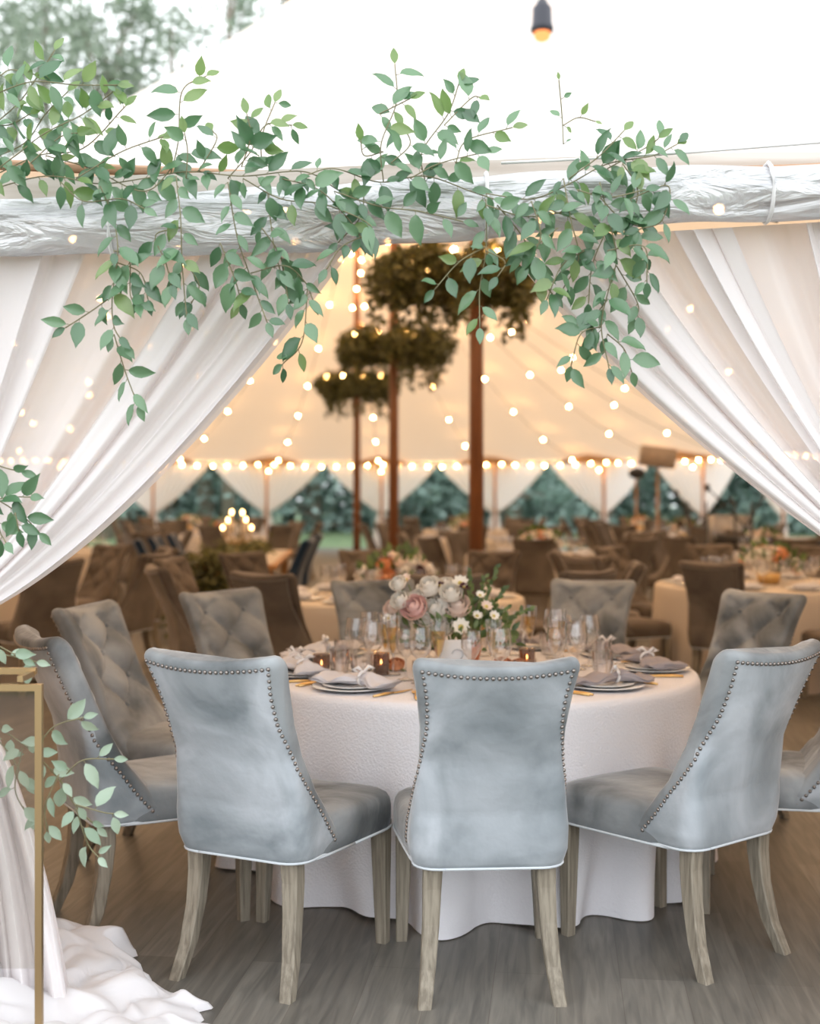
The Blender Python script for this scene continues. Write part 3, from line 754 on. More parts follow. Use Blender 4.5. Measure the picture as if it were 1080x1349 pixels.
for i in range(230):
    a = R_.uniform(0, 2*PI); el = R_.uniform(-.2, 1.4); rr = R_.uniform(.10, .20)
    p = Vector((rr*math.cos(a)*math.cos(el)*1.25+.01, rr*math.sin(a)*math.cos(el)*.9, .12+rr*math.sin(el)*.75))
    b.leaf(p, p+Vector((R_.uniform(-.1, .1), R_.uniform(-.1, .1), R_.uniform(-.15, .15))), (R_.uniform(-1, 1), -1, R_.uniform(0, 1)), R_.uniform(.03, .06), R_.uniform(.016, .03), .25)
for sx, sy, n_ in ((655, 745, 7), (665, 775, 7), (640, 758, 6), (620, 750, 6), (700, 800, 6), (500, 845, 5), (655, 800, 6), (670, 800, 6)):
    e = at(sx, sy, 5.08)-vo; st = Vector((.06 if sx > 560 else -.06, 0, .13)); b.tube([st, (st+e)/2+Vector((0, 0, .01)), e], .0016, 4)
    for k in range(n_*3):
        t = .35+.65*k/(n_*3); p = st.lerp(e, t); b.leaf(p, (e-st)*.6+Vector((R_.uniform(-.15, .15), R_.uniform(-.1, .1), R_.uniform(-.12, .12))), (0, -1, .4), R_.uniform(.02, .036), .016, .2)
b.build('greenery', 'bouquet_leaf', v)
# small peach fruit bowl right of the card
for i, (px, py, Y) in enumerate(((662, 868, 4.98), (684, 871, 4.93), (521, 862, 4.96))):
    p = at(px, py, Y); r = .035; o = empty('peach_flower', (p.x, p.y, TZ), 0, ['peach coloured bloom on the cloth right of the card', 'smaller peach bloom on the cloth beside the flute right of the card', 'peach bloom on the cloth left of the card'][i], 'flower', 'peach blooms on the cloth')
    b = MB(); bloom(b, (0, 0, .03), r, (0, -.4, 1), 0, i+50); b.build('petals', 'rose_peach', o)
    b = MB(); b.leaf((0, 0, .004), (1, -.3, .1), (0, 0, 1), .05, .03); b.leaf((0, 0, .004), (-1, -.3, .1), (0, 0, 1), .05, .03); b.build('leaves', 'bouquet_leaf', o)

# ------------------------------------------------------------------ vines on the valance
def vine(name, strands, Y, label, ms=('vine', 'vine_lime'), spacing=.027, L=.074, limefn=None, jitter=.05, stemr=.0018, seed=1):
    root = empty(name, at(strands[0][0][0], strands[0][0][1], Y), 0, label, 'vine'); ro = Vector(root.location)
    q = random.Random(seed); bs = MB(); bl = MB()
    for si, st in enumerate(strands):
        y0 = Y+q.uniform(-jitter, jitter*.6)
        P = spline([at(px, py, y0+q.uniform(-.02, .02)) for px, py in st], 8)
        bs.tube([p-ro for p in P], stemr, 5)
        acc = 0; nxt = 0; side = 1
        tot = sum((P[i+1]-P[i]).length for i in range(len(P)-1))
        for i in range(len(P)-1):
            seg = P[i+1]-P[i]; sl = seg.length
            while nxt <= acc+sl and sl > 1e-6:
                p = P[i]+seg*((nxt-acc)/sl); d = seg.normalized(); side = -side
                perp = Vector((-d.z, 0, d.x))*side
                dr = d*q.uniform(.2, .9)+perp*q.uniform(.5, 1.1)+Vector((0, q.uniform(-.8, .3), -q.uniform(0, .7)))
                dr.normalize()
                tip = .7+.3*math.sin(PI*min(1, nxt/max(tot, .01)))
                LL = L*q.uniform(.7, 1.15)*tip
                nn = Vector((q.uniform(-.7, .7), -1, q.uniform(-.3, .9)))
                bp = p+dr*.010
                bs.tube([p-ro, bp-ro], stemr*.6, 3, caps=False)
                hi_ = (p.z > 2.42)
                bl.leaf(bp-ro, dr, nn, LL, LL*q.uniform(.42, .58), q.uniform(.05, .45), 1 if (q.random() < (.55 if hi_ else .10)) else 0)
                nxt += spacing*q.uniform(.75, 1.3)
            acc += sl
        bl.leaf(P[-1]-ro, P[-1]-P[-3], (0, -1, .3), L*.6, L*.3, .2, 1 if P[-1].z > 2.4 else 0)
    bs.build('stem', 'stem', root); bl.build('leaves', list(ms), root); return root
vine('smilax_vine', [[(-40, 250), (20, 205), (60, 175), (110, 150), (152, 118)], [(-30, 180), (20, 140), (50, 100), (72, 66)], [(-20, 130), (40, 108), (100, 112), (155, 112)], [(-10, 232), (50, 205), (110, 195), (165, 140)],
                     [(-30, 215), (30, 190), (60, 150), (90, 120)], [(0, 100), (15, 92), (45, 98)], [(40, 215), (80, 180), (110, 175)], [(-20, 160), (10, 165), (40, 150)]], 3.27, 'leafy vine bunch sprouting up at the far left corner of the roof edge', seed=3, spacing=0.028)
vine('smilax_vine', [[(-20, 252), (60, 232), (130, 242), (190, 235), (250, 226), (320, 232), (400, 226), (445, 250)], [(60, 205), (120, 222), (190, 252), (232, 215)], [(100, 235), (160, 200), (215, 180)], [(80, 240), (110, 265), (160, 262), (190, 275)],
                     [(225, 228), (235, 185), (240, 120), (272, 100)], [(262, 225), (285, 185), (280, 172)], [(300, 235), (330, 200), (350, 165), (385, 165)], [(345, 222), (345, 180), (362, 135)], [(318, 220), (330, 180), (325, 150)], [(245, 235), (247, 200), (243, 175)]],
     3.26, 'leafy vine running along the left half of the roof edge', seed=5, spacing=0.032)
vine('smilax_vine', [[(132, 245), (150, 290), (155, 335), (148, 390), (150, 430), (165, 455)], [(148, 390), (120, 410), (86, 432)], [(152, 345), (185, 360), (195, 395)], [(150, 440), (165, 490), (182, 535)], [(150, 330), (170, 340), (172, 390), (185, 400)]], 3.24,
     'leafy vine strand hanging furthest left over the curtain', seed=7, spacing=0.031)
vine('smilax_vine', [[(232, 232), (238, 290), (240, 350), (246, 420)], [(238, 300), (205, 310), (218, 345), (226, 375)], [(240, 340), (262, 375), (252, 400)]], 3.25, 'short leafy strand hanging second from left over the curtain', seed=8, spacing=0.033)
vine('smilax_vine', [[(300, 240), (312, 310), (330, 365), (352, 425)], [(290, 320), (310, 370), (318, 400)], [(330, 360), (375, 350), (402, 372), (412, 395)], [(405, 380), (398, 450), (372, 480)], [(345, 300), (370, 340), (380, 400)], [(352, 250), (360, 320), (370, 360)]], 3.24,
     'leafy vine strand hanging third from left above the tent opening', seed=9, spacing=0.031)
vine('smilax_vine', [[(320, 235), (370, 262), (430, 270), (490, 300), (450, 325), (430, 355)], [(400, 232), (440, 222), (500, 240), (560, 232), (620, 252), (650, 262)], [(440, 252), (500, 272), (550, 278), (610, 292)], [(480, 242), (475, 285), (445, 320)], [(370, 235), (420, 250), (460, 290), (480, 320)],
                     [(505, 240), (502, 190), (522, 135), (520, 84)], [(560, 240), (556, 200), (590, 150), (605, 108)], [(600, 215), (615, 185), (675, 168)], [(515, 215), (540, 190), (530, 165)], [(585, 165), (620, 130), (632, 128)], [(505, 200), (480, 205), (475, 185)], [(540, 235), (580, 215), (640, 200)], [(500, 150), (540, 130)]],
     3.24, 'leafy vine along the middle of the roof edge with upright sprigs', seed=11, spacing=0.034)
vine('smilax_vine', [[(640, 262), (640, 330), (632, 380), (632, 432)], [(640, 325), (605, 345), (572, 382)], [(655, 270), (690, 315), (700, 350)], [(640, 330), (665, 345), (655, 365)]], 3.25, 'thin leafy strand hanging in the tent opening before the pole', seed=13, spacing=0.039)
vine('smilax_vine', [[(640, 255), (700, 262), (750, 242), (800, 216), (860, 205), (892, 190)], [(750, 235), (790, 205), (822, 172)], [(800, 222), (850, 195), (868, 182)], [(700, 265), (712, 310), (700, 350), (728, 388)], [(742, 235), (752, 290), (762, 340), (742, 380)],
                     [(790, 240), (802, 290), (812, 340), (802, 380), (792, 430), (802, 485)], [(792, 430), (765, 440), (752, 482)], [(800, 440), (822, 460), (832, 490)], [(800, 330), (848, 325), (852, 372)], [(830, 262), (880, 245), (872, 290), (842, 302)], [(720, 275), (790, 300), (835, 312), (850, 340)],
                     [(735, 300), (700, 330), (688, 350)], [(800, 300), (780, 350), (775, 400)], [(760, 250), (800, 260), (850, 250)], [(790, 260), (820, 290), (850, 300)], [(770, 330), (740, 350), (720, 395)], [(812, 350), (840, 400), (836, 420)], [(800, 395), (775, 425), (760, 430)], [(640, 270), (690, 285), (740, 280)], [(820, 215), (840, 250), (830, 290)]],
     3.22, 'densest vine bunch spilling down at the right of the opening', seed=15, spacing=0.029)
vine('smilax_vine', [[(742, 190), (740, 150), (736, 105)], [(742, 165), (762, 155), (784, 160)]], 3.3, 'thin twig with a few tiny leaves above the roof edge', spacing=0.059, L=.035, seed=17)
vine('smilax_vine', [[(-40, 590), (-5, 612), (28, 622)], [(-50, 640), (-10, 655), (30, 680), (52, 702)], [(-15, 660), (15, 655), (40, 655)], [(-5, 670), (0, 700), (8, 715)], [(20, 675), (25, 700)]], 3.2, 'small vine sprig poking in at the left edge over the curtain', seed=19, spacing=0.040, L=.075)
vine('vine_branch', [[(-60, 930), (0, 960), (45, 992), (80, 1030), (100, 1062), (128, 1090)], [(45, 992), (70, 958), (110, 945)], [(80, 1028), (108, 1002), (150, 1000)], [(78, 1020), (60, 1060), (62, 1095)], [(100, 1060), (135, 1070), (150, 1072)], [(30, 985), (20, 1040), (40, 1080)], [(-60, 860), (0, 862), (48, 872)], [(-40, 840), (-5, 850), (30, 868)],
                     [(100, 1065), (115, 1110), (130, 1130)], [(-30, 945), (10, 990), (35, 1030)]], 3.12, 'pale leafy branch hanging in front of the left studded chair', ms=('vine_pale', 'vine_pale'), seed=23, spacing=0.042, L=.062)

# ------------------------------------------------------------------ brass framed stand at the left edge
st = empty('brass_glass_stand', (-1.15, 3.0, 0), 0, 'brass framed glass stand cut by the left edge of the picture', 'stand')
b = MB(); T = .017
for x in (-.36, .237): b.box((x, 0, .5), (T, T, 1.0))
for z in (.9915, .03): b.box((-.0615, 0, z), (.58, T*.96, T*.96))
b.build('frame', 'brass', st, smooth=False)
b = MB(); b.box((-.08, .10, 1.018), (.56, .014, .016)); b.box((.19, .05, 1.012), (.014, .10, .014)); b.box((-.35, .05, 1.012), (.014, .10, .014)); b.build('upper_rail', 'brass', st, smooth=False)
b = MB(); b.box((-.06, 0, .64), (.58, .004, .68)); b.build('glass_pane', 'pane', st, smooth=False)
b = MB()
for x in (-.36, .237): b.box((x, 0, .008), (.05, .26, .016))
b.build('foot', 'brass', st, smooth=False)

# ------------------------------------------------------------------ greenery rings on the poles
ZR = 3.68
def ring(i, x, y, label, n_=9500):
    o = empty('hanging_greenery_ring', (x-(.22 if i == 0 else 0), y, ZR), 0, label, 'greenery ring')
    a = rng.uniform(0, 2*PI, n_); rr = rng.normal(0, 1, (n_, 2)); rr /= np.maximum(1, np.linalg.norm(rr, axis=1)/1.5)[:, None]
    lump = 1+.25*np.sin(a*5+i)+.2*np.sin(a*9+2*i)
    R = .62+rr[:, 0]*.14*lump; z = rr[:, 1]*.13*lump
    P = np.stack([R*np.cos(a), R*np.sin(a), z], 1)
    # hanging trails
    tr = []
    for k in range(46):
        aa = random.uniform(0, 2*PI); r0 = random.uniform(.5, .85); ln = random.uniform(.2, .55)
        for q in range(int(ln*70)): tr.append((r0*math.cos(aa)+random.gauss(0, .018), r0*math.sin(aa)+random.gauss(0, .018), -.12-ln*random.random()))
    P = np.concatenate([P, np.array(tr)])
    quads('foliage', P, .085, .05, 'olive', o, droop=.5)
    b = MB(); pts = [(.62*math.cos(2*PI*k/32), .62*math.sin(2*PI*k/32), 0) for k in range(33)]; b.tube(pts, .015, 6); b.build('hoop', 'black', o)
    b = MB()
    for k in range(3): an = 2*PI*k/3+.4; b.tube([(.62*math.cos(an), .62*math.sin(an), 0), (.06*math.cos(an), .06*math.sin(an), 1.3)], .008, 5)
    b.build('ropes', 'tan', o)
    return o
ring(0, *POLE[0], 'largest greenery ring, hanging right under the entrance edge on the nearest pole')
ring(1, *POLE[1], 'middle greenery ring round the second tent pole')
ring(2, *POLE[2], 'lowest looking smallest greenery ring round the far tent pole')

# ------------------------------------------------------------------ string lights
bm_ = MB()
def bulb_mesh():
    t = (1+5**.5)/2; vs = [(-1, t, 0), (1, t, 0), (-1, -t, 0), (1, -t, 0), (0, -1, t), (0, 1, t), (0, -1, -t), (0, 1, -t), (t, 0, -1), (t, 0, 1), (-t, 0, -1), (-t, 0, 1)]
    fs = [(0, 11, 5), (0, 5, 1), (0, 1, 7), (0, 7, 10), (0, 10, 11), (1, 5, 9), (5, 11, 4), (11, 10, 2), (10, 7, 6), (7, 1, 8), (3, 9, 4), (3, 4, 2), (3, 2, 6), (3, 6, 8), (3, 8, 9), (4, 9, 5), (2, 4, 11), (6, 2, 10), (8, 6, 7), (9, 8, 1)]
    me = bpy.data.meshes.new('bulb'); s_ = .026/(1+t*t)**.5; me.from_pydata([tuple(c_*s_ for c_ in v_) for v_ in vs], [], fs); me.materials.append(M['bulb']); return me
BM = bulb_mesh()
def string(pts, step, label, group, start=.3):
    P = [Vector(p) for p in pts]; o = empty('string_lights', P[0], 0, label, 'string lights', group); ro = P[0].copy()
    b = MB(); b.tube([p-ro for p in P], .006, 4); b.build('cable', 'cable', o)
    acc = 0; nxt = start
    for i in range(len(P)-1):
        sl = (P[i+1]-P[i]).length
        while nxt <= acc+sl:
            p = P[i].lerp(P[i+1], (nxt-acc)/sl); c_ = bpy.data.objects.new('bulb', BM); C.objects.link(c_); c_.parent = o; c_.location = p-ro-Vector((0, 0, .045)); nxt += step*random.uniform(.93, 1.07)
        acc += sl
    return o
def along(P, Q, s0, s1, drop=.24, n_=22, side=0):
    out = []
    for k in range(n_+1):
        s_ = lerp(s0, s1, k/n_); p = Q.lerp(P, s_); out.append(Vector((p.x, p.y, ztent(s_)-drop-.10*math.sin(PI*k/n_))))
    return out
def ord_(i):
    u = ['first', 'second', 'third', 'fourth', 'fifth', 'sixth', 'seventh', 'eighth', 'ninth', 'tenth', 'eleventh', 'twelfth', 'thirteenth', 'fourteenth', 'fifteenth', 'sixteenth', 'seventeenth', 'eighteenth', 'nineteenth']
    if i < 19: return u[i]
    t, r_ = divmod(i+1, 10); return ['', '', 'twent', 'thirt', 'fort'][t]+('ieth' if r_ == 0 else 'y-'+u[r_-1])
lines = []
for i, (P, Q) in enumerate(eave):
    # strings fan from each pole over the cloth to the eave
    near_pole = min((Vector(p) for p in POLE), key=lambda v_: (v_-Q).length)
    lines.append((P, near_pole))
lines.sort(key=lambda e: 540+e[0].x*F_PX/e[0].y)
for i, (P, Q) in enumerate(lines):
    string(along(P, Q, .10, .985 if P.y > 6 else .78), 1.25, f'warm bulb string over the canopy, {ord_(i)} from left along the eave', 'canopy string lights', .5)
# far eave string, split by bays
far = [i for i in range(NE) if eave[i][0].y > 22]
fp = [eave[i][0] for i in far]; fp.sort(key=lambda p: (math.atan2(p.y-A1.y, p.x-A1.x)+PI/2) % (2*PI), reverse=True)
pts = []
for a, c_ in zip(fp[:-1], fp[1:]):
    for k in range(6): t = k/6; q = a.lerp(c_, t); pts.append(Vector((q.x, q.y-.15, ZE-.03-.07*math.sin(PI*t))))
string(pts, .42, 'row of warm bulbs along the far eave of the tent', None, .1)
for i in range(3):
    x, y = POLE[i]
    string([Vector((x+.66*math.cos(2*PI*k/24), y+.66*math.sin(2*PI*k/24), ZR+.2)) for k in range(25)], .42, ['bulb string circling the largest greenery ring', 'bulb string circling the middle greenery ring', 'bulb string circling the far greenery ring'][i], 'ring string lights')
    string([Vector((x+.12*math.cos(k*.8), y+.12*math.sin(k*.8)-.05, ZR+.3+k*.12)) for k in range(24)], .45, ['bulbs wound up the nearest pole', 'bulbs wound up the middle pole', 'bulbs wound up the far pole'][i], 'pole string lights')

# ------------------------------------------------------------------ perimeter poles, tie-back swags, eave caps at the far end
def swag(Pp, Pn, label):
    """half curtain from pole Pp towards Pn, gathered back to Pp"""
    b = MB(); rows = []; NU, NT = 40, 16; ztop = ZE-.06; zg = 1.05; d = (Pn-Pp); n2 = Vector((-d.y, d.x)).normalized()
    for j in range(NT+1):
        t = j/NT; row = []
        for i in range(NU+1):
            u = i/NU; T = Vector((u*.5, ztop)); G = Vector((.012+.02*u, zg)); c_ = Vector((u*.31, lerp(ztop-.8, 1.62, u))); p = bez(T, c_, G, t)
            q = Pp+d*p.x; o_ = .05*math.sin(u*44)*(1-.7*t); row.append((q.x+n2.x*o_, q.y+n2.y*o_, p.y))
        rows.append(row)
    for j in range(1, 7):
        t = j/6; row = []
        for i in range(NU+1):
            u = i/NU; q = Pp+d*(.012+.03*u+.04*t*u); o_ = .05*math.sin(u*30)*t; row.append((q.x+n2.x*o_, q.y+n2.y*o_, lerp(zg, .02, t)))
        rows.append(row)
    b.grid(rows); o = b.build('swag_curtain', 'swag'); tag(o, label, 'curtain', 'tied back curtains round the far end'); return o
poles_ = []
bays = []
for i in range(NE):
    P = eave[i][0]
    if P.y > 13: poles_.append(P)
    Pn = eave[(i+1) % NE][0]
    if P.y > 13 and Pn.y > 13: bays += [(P, Pn), (Pn, P)]
poles_.sort(key=lambda p: p.x/p.y)
for i, P in enumerate(poles_):
    o = empty('perimeter_pole', (P.x, P.y, 0), 0, f'slim wooden tent side pole, {ord_(i)} from left', 'pole', 'perimeter poles')
    b = MB(); b.tube([(0, 0, 0), (0, 0, ZE)], .04, 8); b.build('shaft', 'tan', o)
    inn = (A0.lerp(A1, min(1, max(0, (P.y-12.3)/12)))-P).normalized()*.62
    b = MB(); b.lathe([(.03, .13), (.25, .09), (.62, .0), (.80, -.075), (.76, -.085), (.03, .04)], 20, (inn.x, inn.y, ZE)); b.build('reinforced_cap', 'cap', o)
bays.sort(key=lambda e: (e[0].x*.75+e[1].x*.25)/(e[0].y*.75+e[1].y*.25))
for i, (a, c_) in enumerate(bays): swag(a, c_, f'white tied back side curtain, {ord_(i)} from left round the tent')

# unseen drapes added on the bays beside the entrance to block cool daylight
closed = [(eave[i][0], eave[(i+1) % NE][0]) for i in range(NE) if i != FRONT_I[0] and eave[i][0].y < 13.5 and eave[(i+1) % NE][0].y < 16.5]
closed.sort(key=lambda e: (e[0].x+e[1].x))
for i, (a, c_) in enumerate(closed):
    b = MB(); rows = []; d = c_-a; n2 = Vector((-d.y, d.x)).normalized()
    for z in (ZE-.03, 1.8, 1.2, .6, .015):
        rows.append([(a.x+d.x*k/120+n2.x*.05*math.sin(k*.85), a.y+d.y*k/120+n2.y*.05*math.sin(k*.85), z) for k in range(121)])
    b.grid(rows); tag(b.build('light_blocking_drape', 'drape'), f'added cream drape blocking daylight at the tent side, {ord_(i)} bay from the left end', 'curtain', 'added light blocking drapes')

# ------------------------------------------------------------------ background tables and chairs
bg_chair = make_chair('dining_chair', 'lamplit', True, True)
plain_chair = make_chair('dining_chair', 'lamplit', False, False)
navy_chair = make_chair('velvet_armless_chair', 'navy', False, False)
def bouquet_small(seed, palette):
    v = empty('flower_centerpiece'); q = random.Random(seed)
    b = MB(); b.lathe([(.001, 0), (.08, 0), (.10, .08), (.09, .09), (.001, .08)], 16); b.build('bowl', 'gold', v)
    b = MB()
    for k in range(80):
        a = q.uniform(0, 6.28); el = q.uniform(-.1, 1.4); rr = q.uniform(.14, .27); p = Vector((rr*math.cos(a)*math.cos(el), rr*math.sin(a)*math.cos(el), .12+rr*math.sin(el)*.8)); b.leaf(p, p, (q.uniform(-1, 1), -1, .5), .08, .045, .2)
    b.build('greenery', 'bouquet_leaf', v)
    for k in range(22):
        a = 2.4*k+q.uniform(-.3, .3); el = q.uniform(.0, 1.4); rr = .22; p = Vector((rr*math.cos(a)*math.cos(el)*1.2, rr*math.sin(a)*math.cos(el), .12+rr*math.sin(el)*.75)); b = MB()
        bloom(b, p, q.uniform(.05, .072), p, 0, k+seed, (4, 5)); c_ = q.choice(palette); b.build({'rose_dark': 'burgundy_flower', 'rose_peach': 'peach_rose', 'rose_white': 'ivory_rose', 'rose_blush': 'blush_rose'}[c_], c_, v)
    return v
BQ = [bouquet_small(60, ['rose_peach', 'rose_blush', 'rose_white', 'rose_dark']), bouquet_small(70, ['rose_peach', 'rose_white', 'rose_blush'])]
bqused = [0, 0]
clothmesh = None
TABLES = [ # x, y, desc, start angle, skip
    (-.10, 8.75, 'table behind the front bouquet', -118, (), 1),
    (2.93, 9.95, 'pale bouquet table at right', -122, (), 1),
    (-3.75, 10.2, 'table left behind the curtain', -50, (), 1),
    (1.6, 15.0, 'table right of thick pole', -100, (), 0),
    (4.4, 15.2, 'table before the band gear', -95, (), 0),
    (-4.7, 16.6, 'table left of navy chairs', -80, (), 0),
    (-3.3, 21.6, 'far back left table', -90, (), 0),
    (.9, 20.6, 'far back middle table', -85, (), 0),
    (4.7, 21.0, 'far back right table', -90, (), 0),
    (-4.9, 27.0, 'farthest left table', -90, (), 0),
    (1.2, 26.6, 'farthest middle table', -90, (), 0),
    (5.0, 26.5, 'farthest right table', -90, (), 0),
]
def low_glass():
    g = empty('wine_glass'); b = MB(); b.lathe([(.034, .001), (.012, .008), (.004, .016), (.004, .085), (.033, .112), (.045, .150), (.037, .215)], 10); b.build('bowl', 'glass', g); return g
def low_plate():
    b = MB(); b.lathe([(.001, .008), (.10, .009), (.15, .016), (.152, .014), (.1, .002)], 20); return b.build('charger_plate', 'china')
def low_napkin():
    b = MB(); b.ball((0, 0, .02), .075, 8, (1.7, .7, .35)); return b.build('folded_napkin', 'napkin_white')
for ti, (x, y, desc, sa, skip, detail) in enumerate(TABLES):
    round_table(x, y, f'round pedestal table, the {desc}', 'beige', ti)
    if clothmesh is None: clothmesh = cloth(.915, .752, 120, 8, .8, 10).build('tablecloth', 'beige'); o = clothmesh
    else: o = clothmesh.copy(); C.objects.link(o)
    o.location = (x, y, 0); o.rotation_euler = (0, 0, ti*.7); tag(o, f'cream tablecloth on the {desc}', 'tablecloth', 'cream tablecloths')
    k_ = ti % 2; o = BQ[k_] if not bqused[k_] else copy_tree(BQ[k_]); bqused[k_] = 1
    o.location = (x, y, TZ); o.rotation_euler = (0, 0, ti); tag(o, f'peach and ivory flowers on the {desc}', 'flowers', 'background centrepieces')
    cs = []
    NC = 10 if detail else 8
    for n_ in range(NC):
        a = math.radians(sa+360/NC*n_)+R_.uniform(-.05, .05); rr = 1.62+R_.uniform(-.05, .05)
        cs.append((x+rr*math.cos(a), y+rr*math.sin(a), a))
    cs.sort(key=lambda c_: c_[0]/c_[1])
    for n_, (cx, cy_, a) in enumerate(cs):
        away = math.sin(a) < -.3; side = abs(math.sin(a)) <= .3
        if abs(cx)*F_PX/cy_ > 760: continue
        src = bg_chair if detail else plain_chair
        chair(src, cx, cy_, a+PI/2+R_.uniform(-.12, .12), f'taupe velvet chair {"turned away" if away else "sideways" if side else "facing us"}, {ord_(n_)} from left, at the {desc}', 'velvet chairs at the background tables')
        if ti < 9:
            u = Vector((math.cos(a), math.sin(a))); s_ = Vector((-u.y, u.x)); T = Vector((x, y)); who = f'{ord_(n_)} chair from left at the {desc}'
            p = T+u*.72; place('lp', low_plate, p.x, p.y, TZ, 0, f'plate before the {who}', 'plate', 'background plates')
            place('ln', low_napkin, p.x, p.y, TZ+.012, a+PI/2, f'napkin before the {who}', 'napkin', 'background napkins')
            for m_, (dr, ds) in enumerate(((.50, .07), (.42, -.04))):
                q = T+u*dr+s_*ds; place('lg', low_glass, q.x, q.y, TZ, 0, f'{["outer", "inner"][m_]} wine glass of the {who}', 'wine glass', 'background glasses')
# long wooden table with navy chairs
t = empty('long_wooden_table', (-2.02, 14.4, 0), .05, 'long honey wood table between navy chairs', 'table')
b = MB(); b.box((0, 0, .735), (1.1, 3.6, .045)); b.build('tabletop', 'wood', t, smooth=False)
for sx in (-1, 1):
    for sy in (-1, 1): b = MB(); b.box((sx*.45, sy*1.65, .36), (.09, .09, .71)); b.build('leg', 'wood', t, smooth=False)
for i, (x, y, f) in enumerate(((-2.80, 13.0, -80), (-2.82, 13.9, -92), (-2.82, 14.9, -88), (-1.18, 13.0, 86), (-1.22, 13.9, 93), (-1.22, 14.9, 88))):
    chair(navy_chair, x, y, math.radians(f), f'navy velvet chair on the {"left" if i < 3 else "right"} of the wooden table, {["nearest", "middle", "farthest"][i % 3]} of its side', 'navy velvet chairs')
b = MB(); b.box((0, 0, 0), (.98, 3.3, .006)); o = b.build('table_runner', 'beige', smooth=False, loc=(-2.02, 14.4, .762)); o.rotation_euler = (0, 0, .05); tag(o, 'cream linen runner covering the long wooden table', 'runner')
o = empty('greenery_runner', (-2.02, 13.1, .76), 0, 'dark greenery spilling over the near end of the wooden table to the floor', 'greenery')
P = []
for k in range(2600):
    if k < 1500: P.append((random.gauss(0, .12), random.uniform(-.6, 2.6), abs(random.gauss(0, .07))))
    else: P.append((random.gauss(-.05, .17), -.62+random.gauss(0, .07), random.uniform(-.72, .12)))
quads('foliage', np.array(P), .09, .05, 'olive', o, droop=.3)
b = MB(); b.tube([(0, -.62, -.7), (0, -.62, .0), (0, 0, .03), (0, 2.6, .03)], .012, 5); b.build('branch', 'stem', o)
o = empty('candelabra', (-1.93, 13.6, .76), 0, 'candelabra with glowing candles on the wooden table', 'candelabra')
b = MB(); b.lathe([(.001, 0), (.08, 0), (.02, .03), (.012, .25)], 12)
for k in range(6): a = 2*PI*k/6; b.tube([(0, 0, .2), (.1*math.cos(a), .1*math.sin(a), .18), (.16*math.cos(a), .16*math.sin(a), .28)], .008, 5)
b.build('stand', 'brass', o)
for k in range(6):
    a = 2*PI*k/6; x, y = .16*math.cos(a), .16*math.sin(a); z = .26+.085*(k % 3)
    b = MB(); b.lathe([(.001, 0), (.012, 0), (.012, z-.2), (.001, z-.2)], 8, (x, y, .28)); c_ = b.build('candle', 'wax', o)
    b = MB(); b.ball((x, y, .28+z-.2+.02), .022, 5, (.8, .8, 1.3)); b.build('flame', 'flame', c_)

# ------------------------------------------------------------------ band gear at the right
def stand(name, px, Y, parts, label, cat):
    X = (px-540)/(F_PX/Y); o = empty(name, (X, Y, 0), 0, label, cat)
    for nm, m_, fn in parts:
        b = MB(); fn(b); b.build(nm, m_, o)
    return o
def tripod(b, h=1.3, r=.014):
    b.tube([(0, 0, .1), (0, 0, h)], r, 6)
def feet(b):
    for k in range(3): a = 2*PI*k/3+.5; b.tube([(0, 0, .35), (.32*math.cos(a), .32*math.sin(a), .01)], .012, 5)
stand('loudspeaker_on_stand', 866, 21, [('pole', 'tan', lambda b: tripod(b, 2.0, .025)), ('foot', 'black', feet), ('cabinet', 'speaker', lambda b: b.box((0, 0, 2.15), (.58, .32, .34), Matrix.Rotation(.12, 3, 'Y')))], 'beige loudspeaker box raised on a pole near the eave lights', 'loudspeaker')
stand('spotlight_on_stand', 838, 20.5, [('pole', 'tan', lambda b: tripod(b, 1.8, .02)), ('foot', 'black', feet), ('lamp_head', 'black', lambda b: b.ball((0, -.05, 1.86), .12, 8, (1.2, 1, .8)))], 'black round spotlight on a thin pole left of the loudspeaker', 'spotlight')
def boom(dx, dz, x2): return lambda b: b.tube([(-x2, 0, 1.15-dz*.4), (dx, 0, 1.3+dz)], .011, 5)
for i, (px, Y, dx, dz) in enumerate(((906, 16, -.15, .2), (930, 17, .35, .1), (968, 15.5, -.35, .28), (990, 14.5, .2, .25))):
    stand('microphone_stand', px, Y, [('pole', 'black', lambda b: tripod(b, 1.4)), ('foot', 'black', feet), ('boom_arm', 'black', boom(dx, dz, dx*.5)), ('microphone', 'black', lambda b: b.ball((dx, 0, 1.3+dz), .035, 6, (1, 1, 1.6)))], f'black microphone stand, {ord_(i)} from left of the band gear', 'microphone stand')
stand('stage_monitor', 962, 17.5, [('cabinet', 'steel', lambda b: b.box((0, 0, .95), (.55, .4, .5))), ('stand', 'black', lambda b: b.box((0, 0, .35), (.4, .3, .7)))], 'grey speaker box behind the microphone stands', 'speaker')
stand('electric_piano', 1010, 15.2, [('keyboard', 'black', lambda b: b.box((0, 0, .90), (1.3, .32, .11), Matrix.Rotation(.06, 3, 'Y'))), ('keys', 'china', lambda b: b.box((0, -.09, .955), (1.1, .12, .02))), ('leg', 'black', lambda b: b.tube([(-.4, 0, 0), (.4, 0, .86)], .018, 5)), ('leg', 'black', lambda b: b.tube([(.4, 0, 0), (-.4, 0, .86)], .018, 5))], 'black electric piano on crossed legs at the right', 'keyboard')

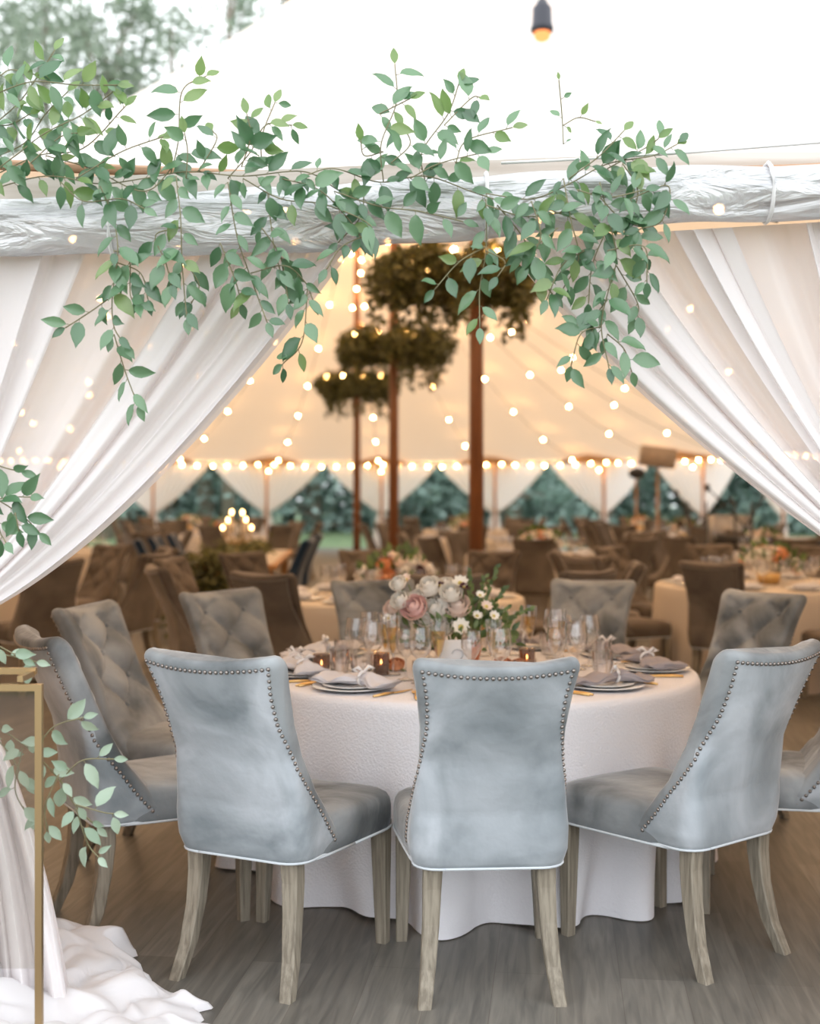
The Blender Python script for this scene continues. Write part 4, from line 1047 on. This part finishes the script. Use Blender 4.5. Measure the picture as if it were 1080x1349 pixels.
# ------------------------------------------------------------------ trees and hedge outside
def tree(x, y, h, r, label, z0=.25, n_=3400, m_='tree', leaf=.34, seed=0, group='trees behind the tent'):
    o = empty('tree', (x, y, 0), 0, label, 'tree', group); q = np.random.default_rng(seed+100)
    cl_ = []
    for k in range(26):
        t = q.uniform(z0, 1); rad = r*(1-.75*abs(t-.45)**1.3)*q.uniform(.3, 1); a = q.uniform(0, 6.28); cl_.append((rad*math.cos(a), rad*math.sin(a), t*h, q.uniform(.12, .28)*r*1.4))
    cl_ = np.array(cl_); idx = q.integers(0, len(cl_), n_); P = cl_[idx, :3]+q.normal(size=(n_, 3))*cl_[idx, 3:4]*np.array([.75, .75, .55])
    quads('crown', P, leaf, leaf*.6, m_, o)
    b = MB(); b.tube([(0, 0, -.1), (.1, 0, h*.4), (0, .1, h*.9)], [r*.09, r*.07, r*.02], 8)
    for c_ in cl_[:12]: b.tube([(0, 0, c_[2]*.8), (c_[0]*.5, c_[1]*.5, c_[2]*.92), tuple(c_[:3])], [r*.03, r*.02, r*.008], 5)
    b.build('trunk', 'bark', o); return o
for i, (px, Y, h, r) in enumerate(((-60, 44, 21, 4.2), (60, 50, 22.5, 3.3), (140, 43, 19, 3.0), (225, 52, 24, 3.4), (300, 47, 24, 3.0), (20, 60, 28, 4), (380, 58, 30, 3.6))):
    tree((px-540)/(F_PX/Y), Y, h, r, f'tall hazy tree above the tent roof, {ord_(i)} of the left group', seed=i)
tree((1085-540)/(F_PX/46), 46, 17.4, 2.6, 'treetop at the upper right corner', seed=31, n_=3000)
for i in range(17):
    x = -28+i*3.5; tree(x*1.2, 50+2.5*(i % 3), 8.5+1.2*((i*5) % 4), 4.6, f'green bushy tree outside the far end, {ord_(i)} from left', z0=.02, n_=6500, m_='hedge', leaf=.36, seed=50+i, group='bushes beyond the far curtains')
for i in range(12):
    x = -30+i*5.6; tree(x, 60+1.5*(i % 2), 9+1.5*(i % 3), 5.5, f'taller dark tree row behind the bushes, {ord_(i)} from left', z0=.02, n_=7000, m_='hedge', leaf=.5, seed=90+i, group='back row of bushes')
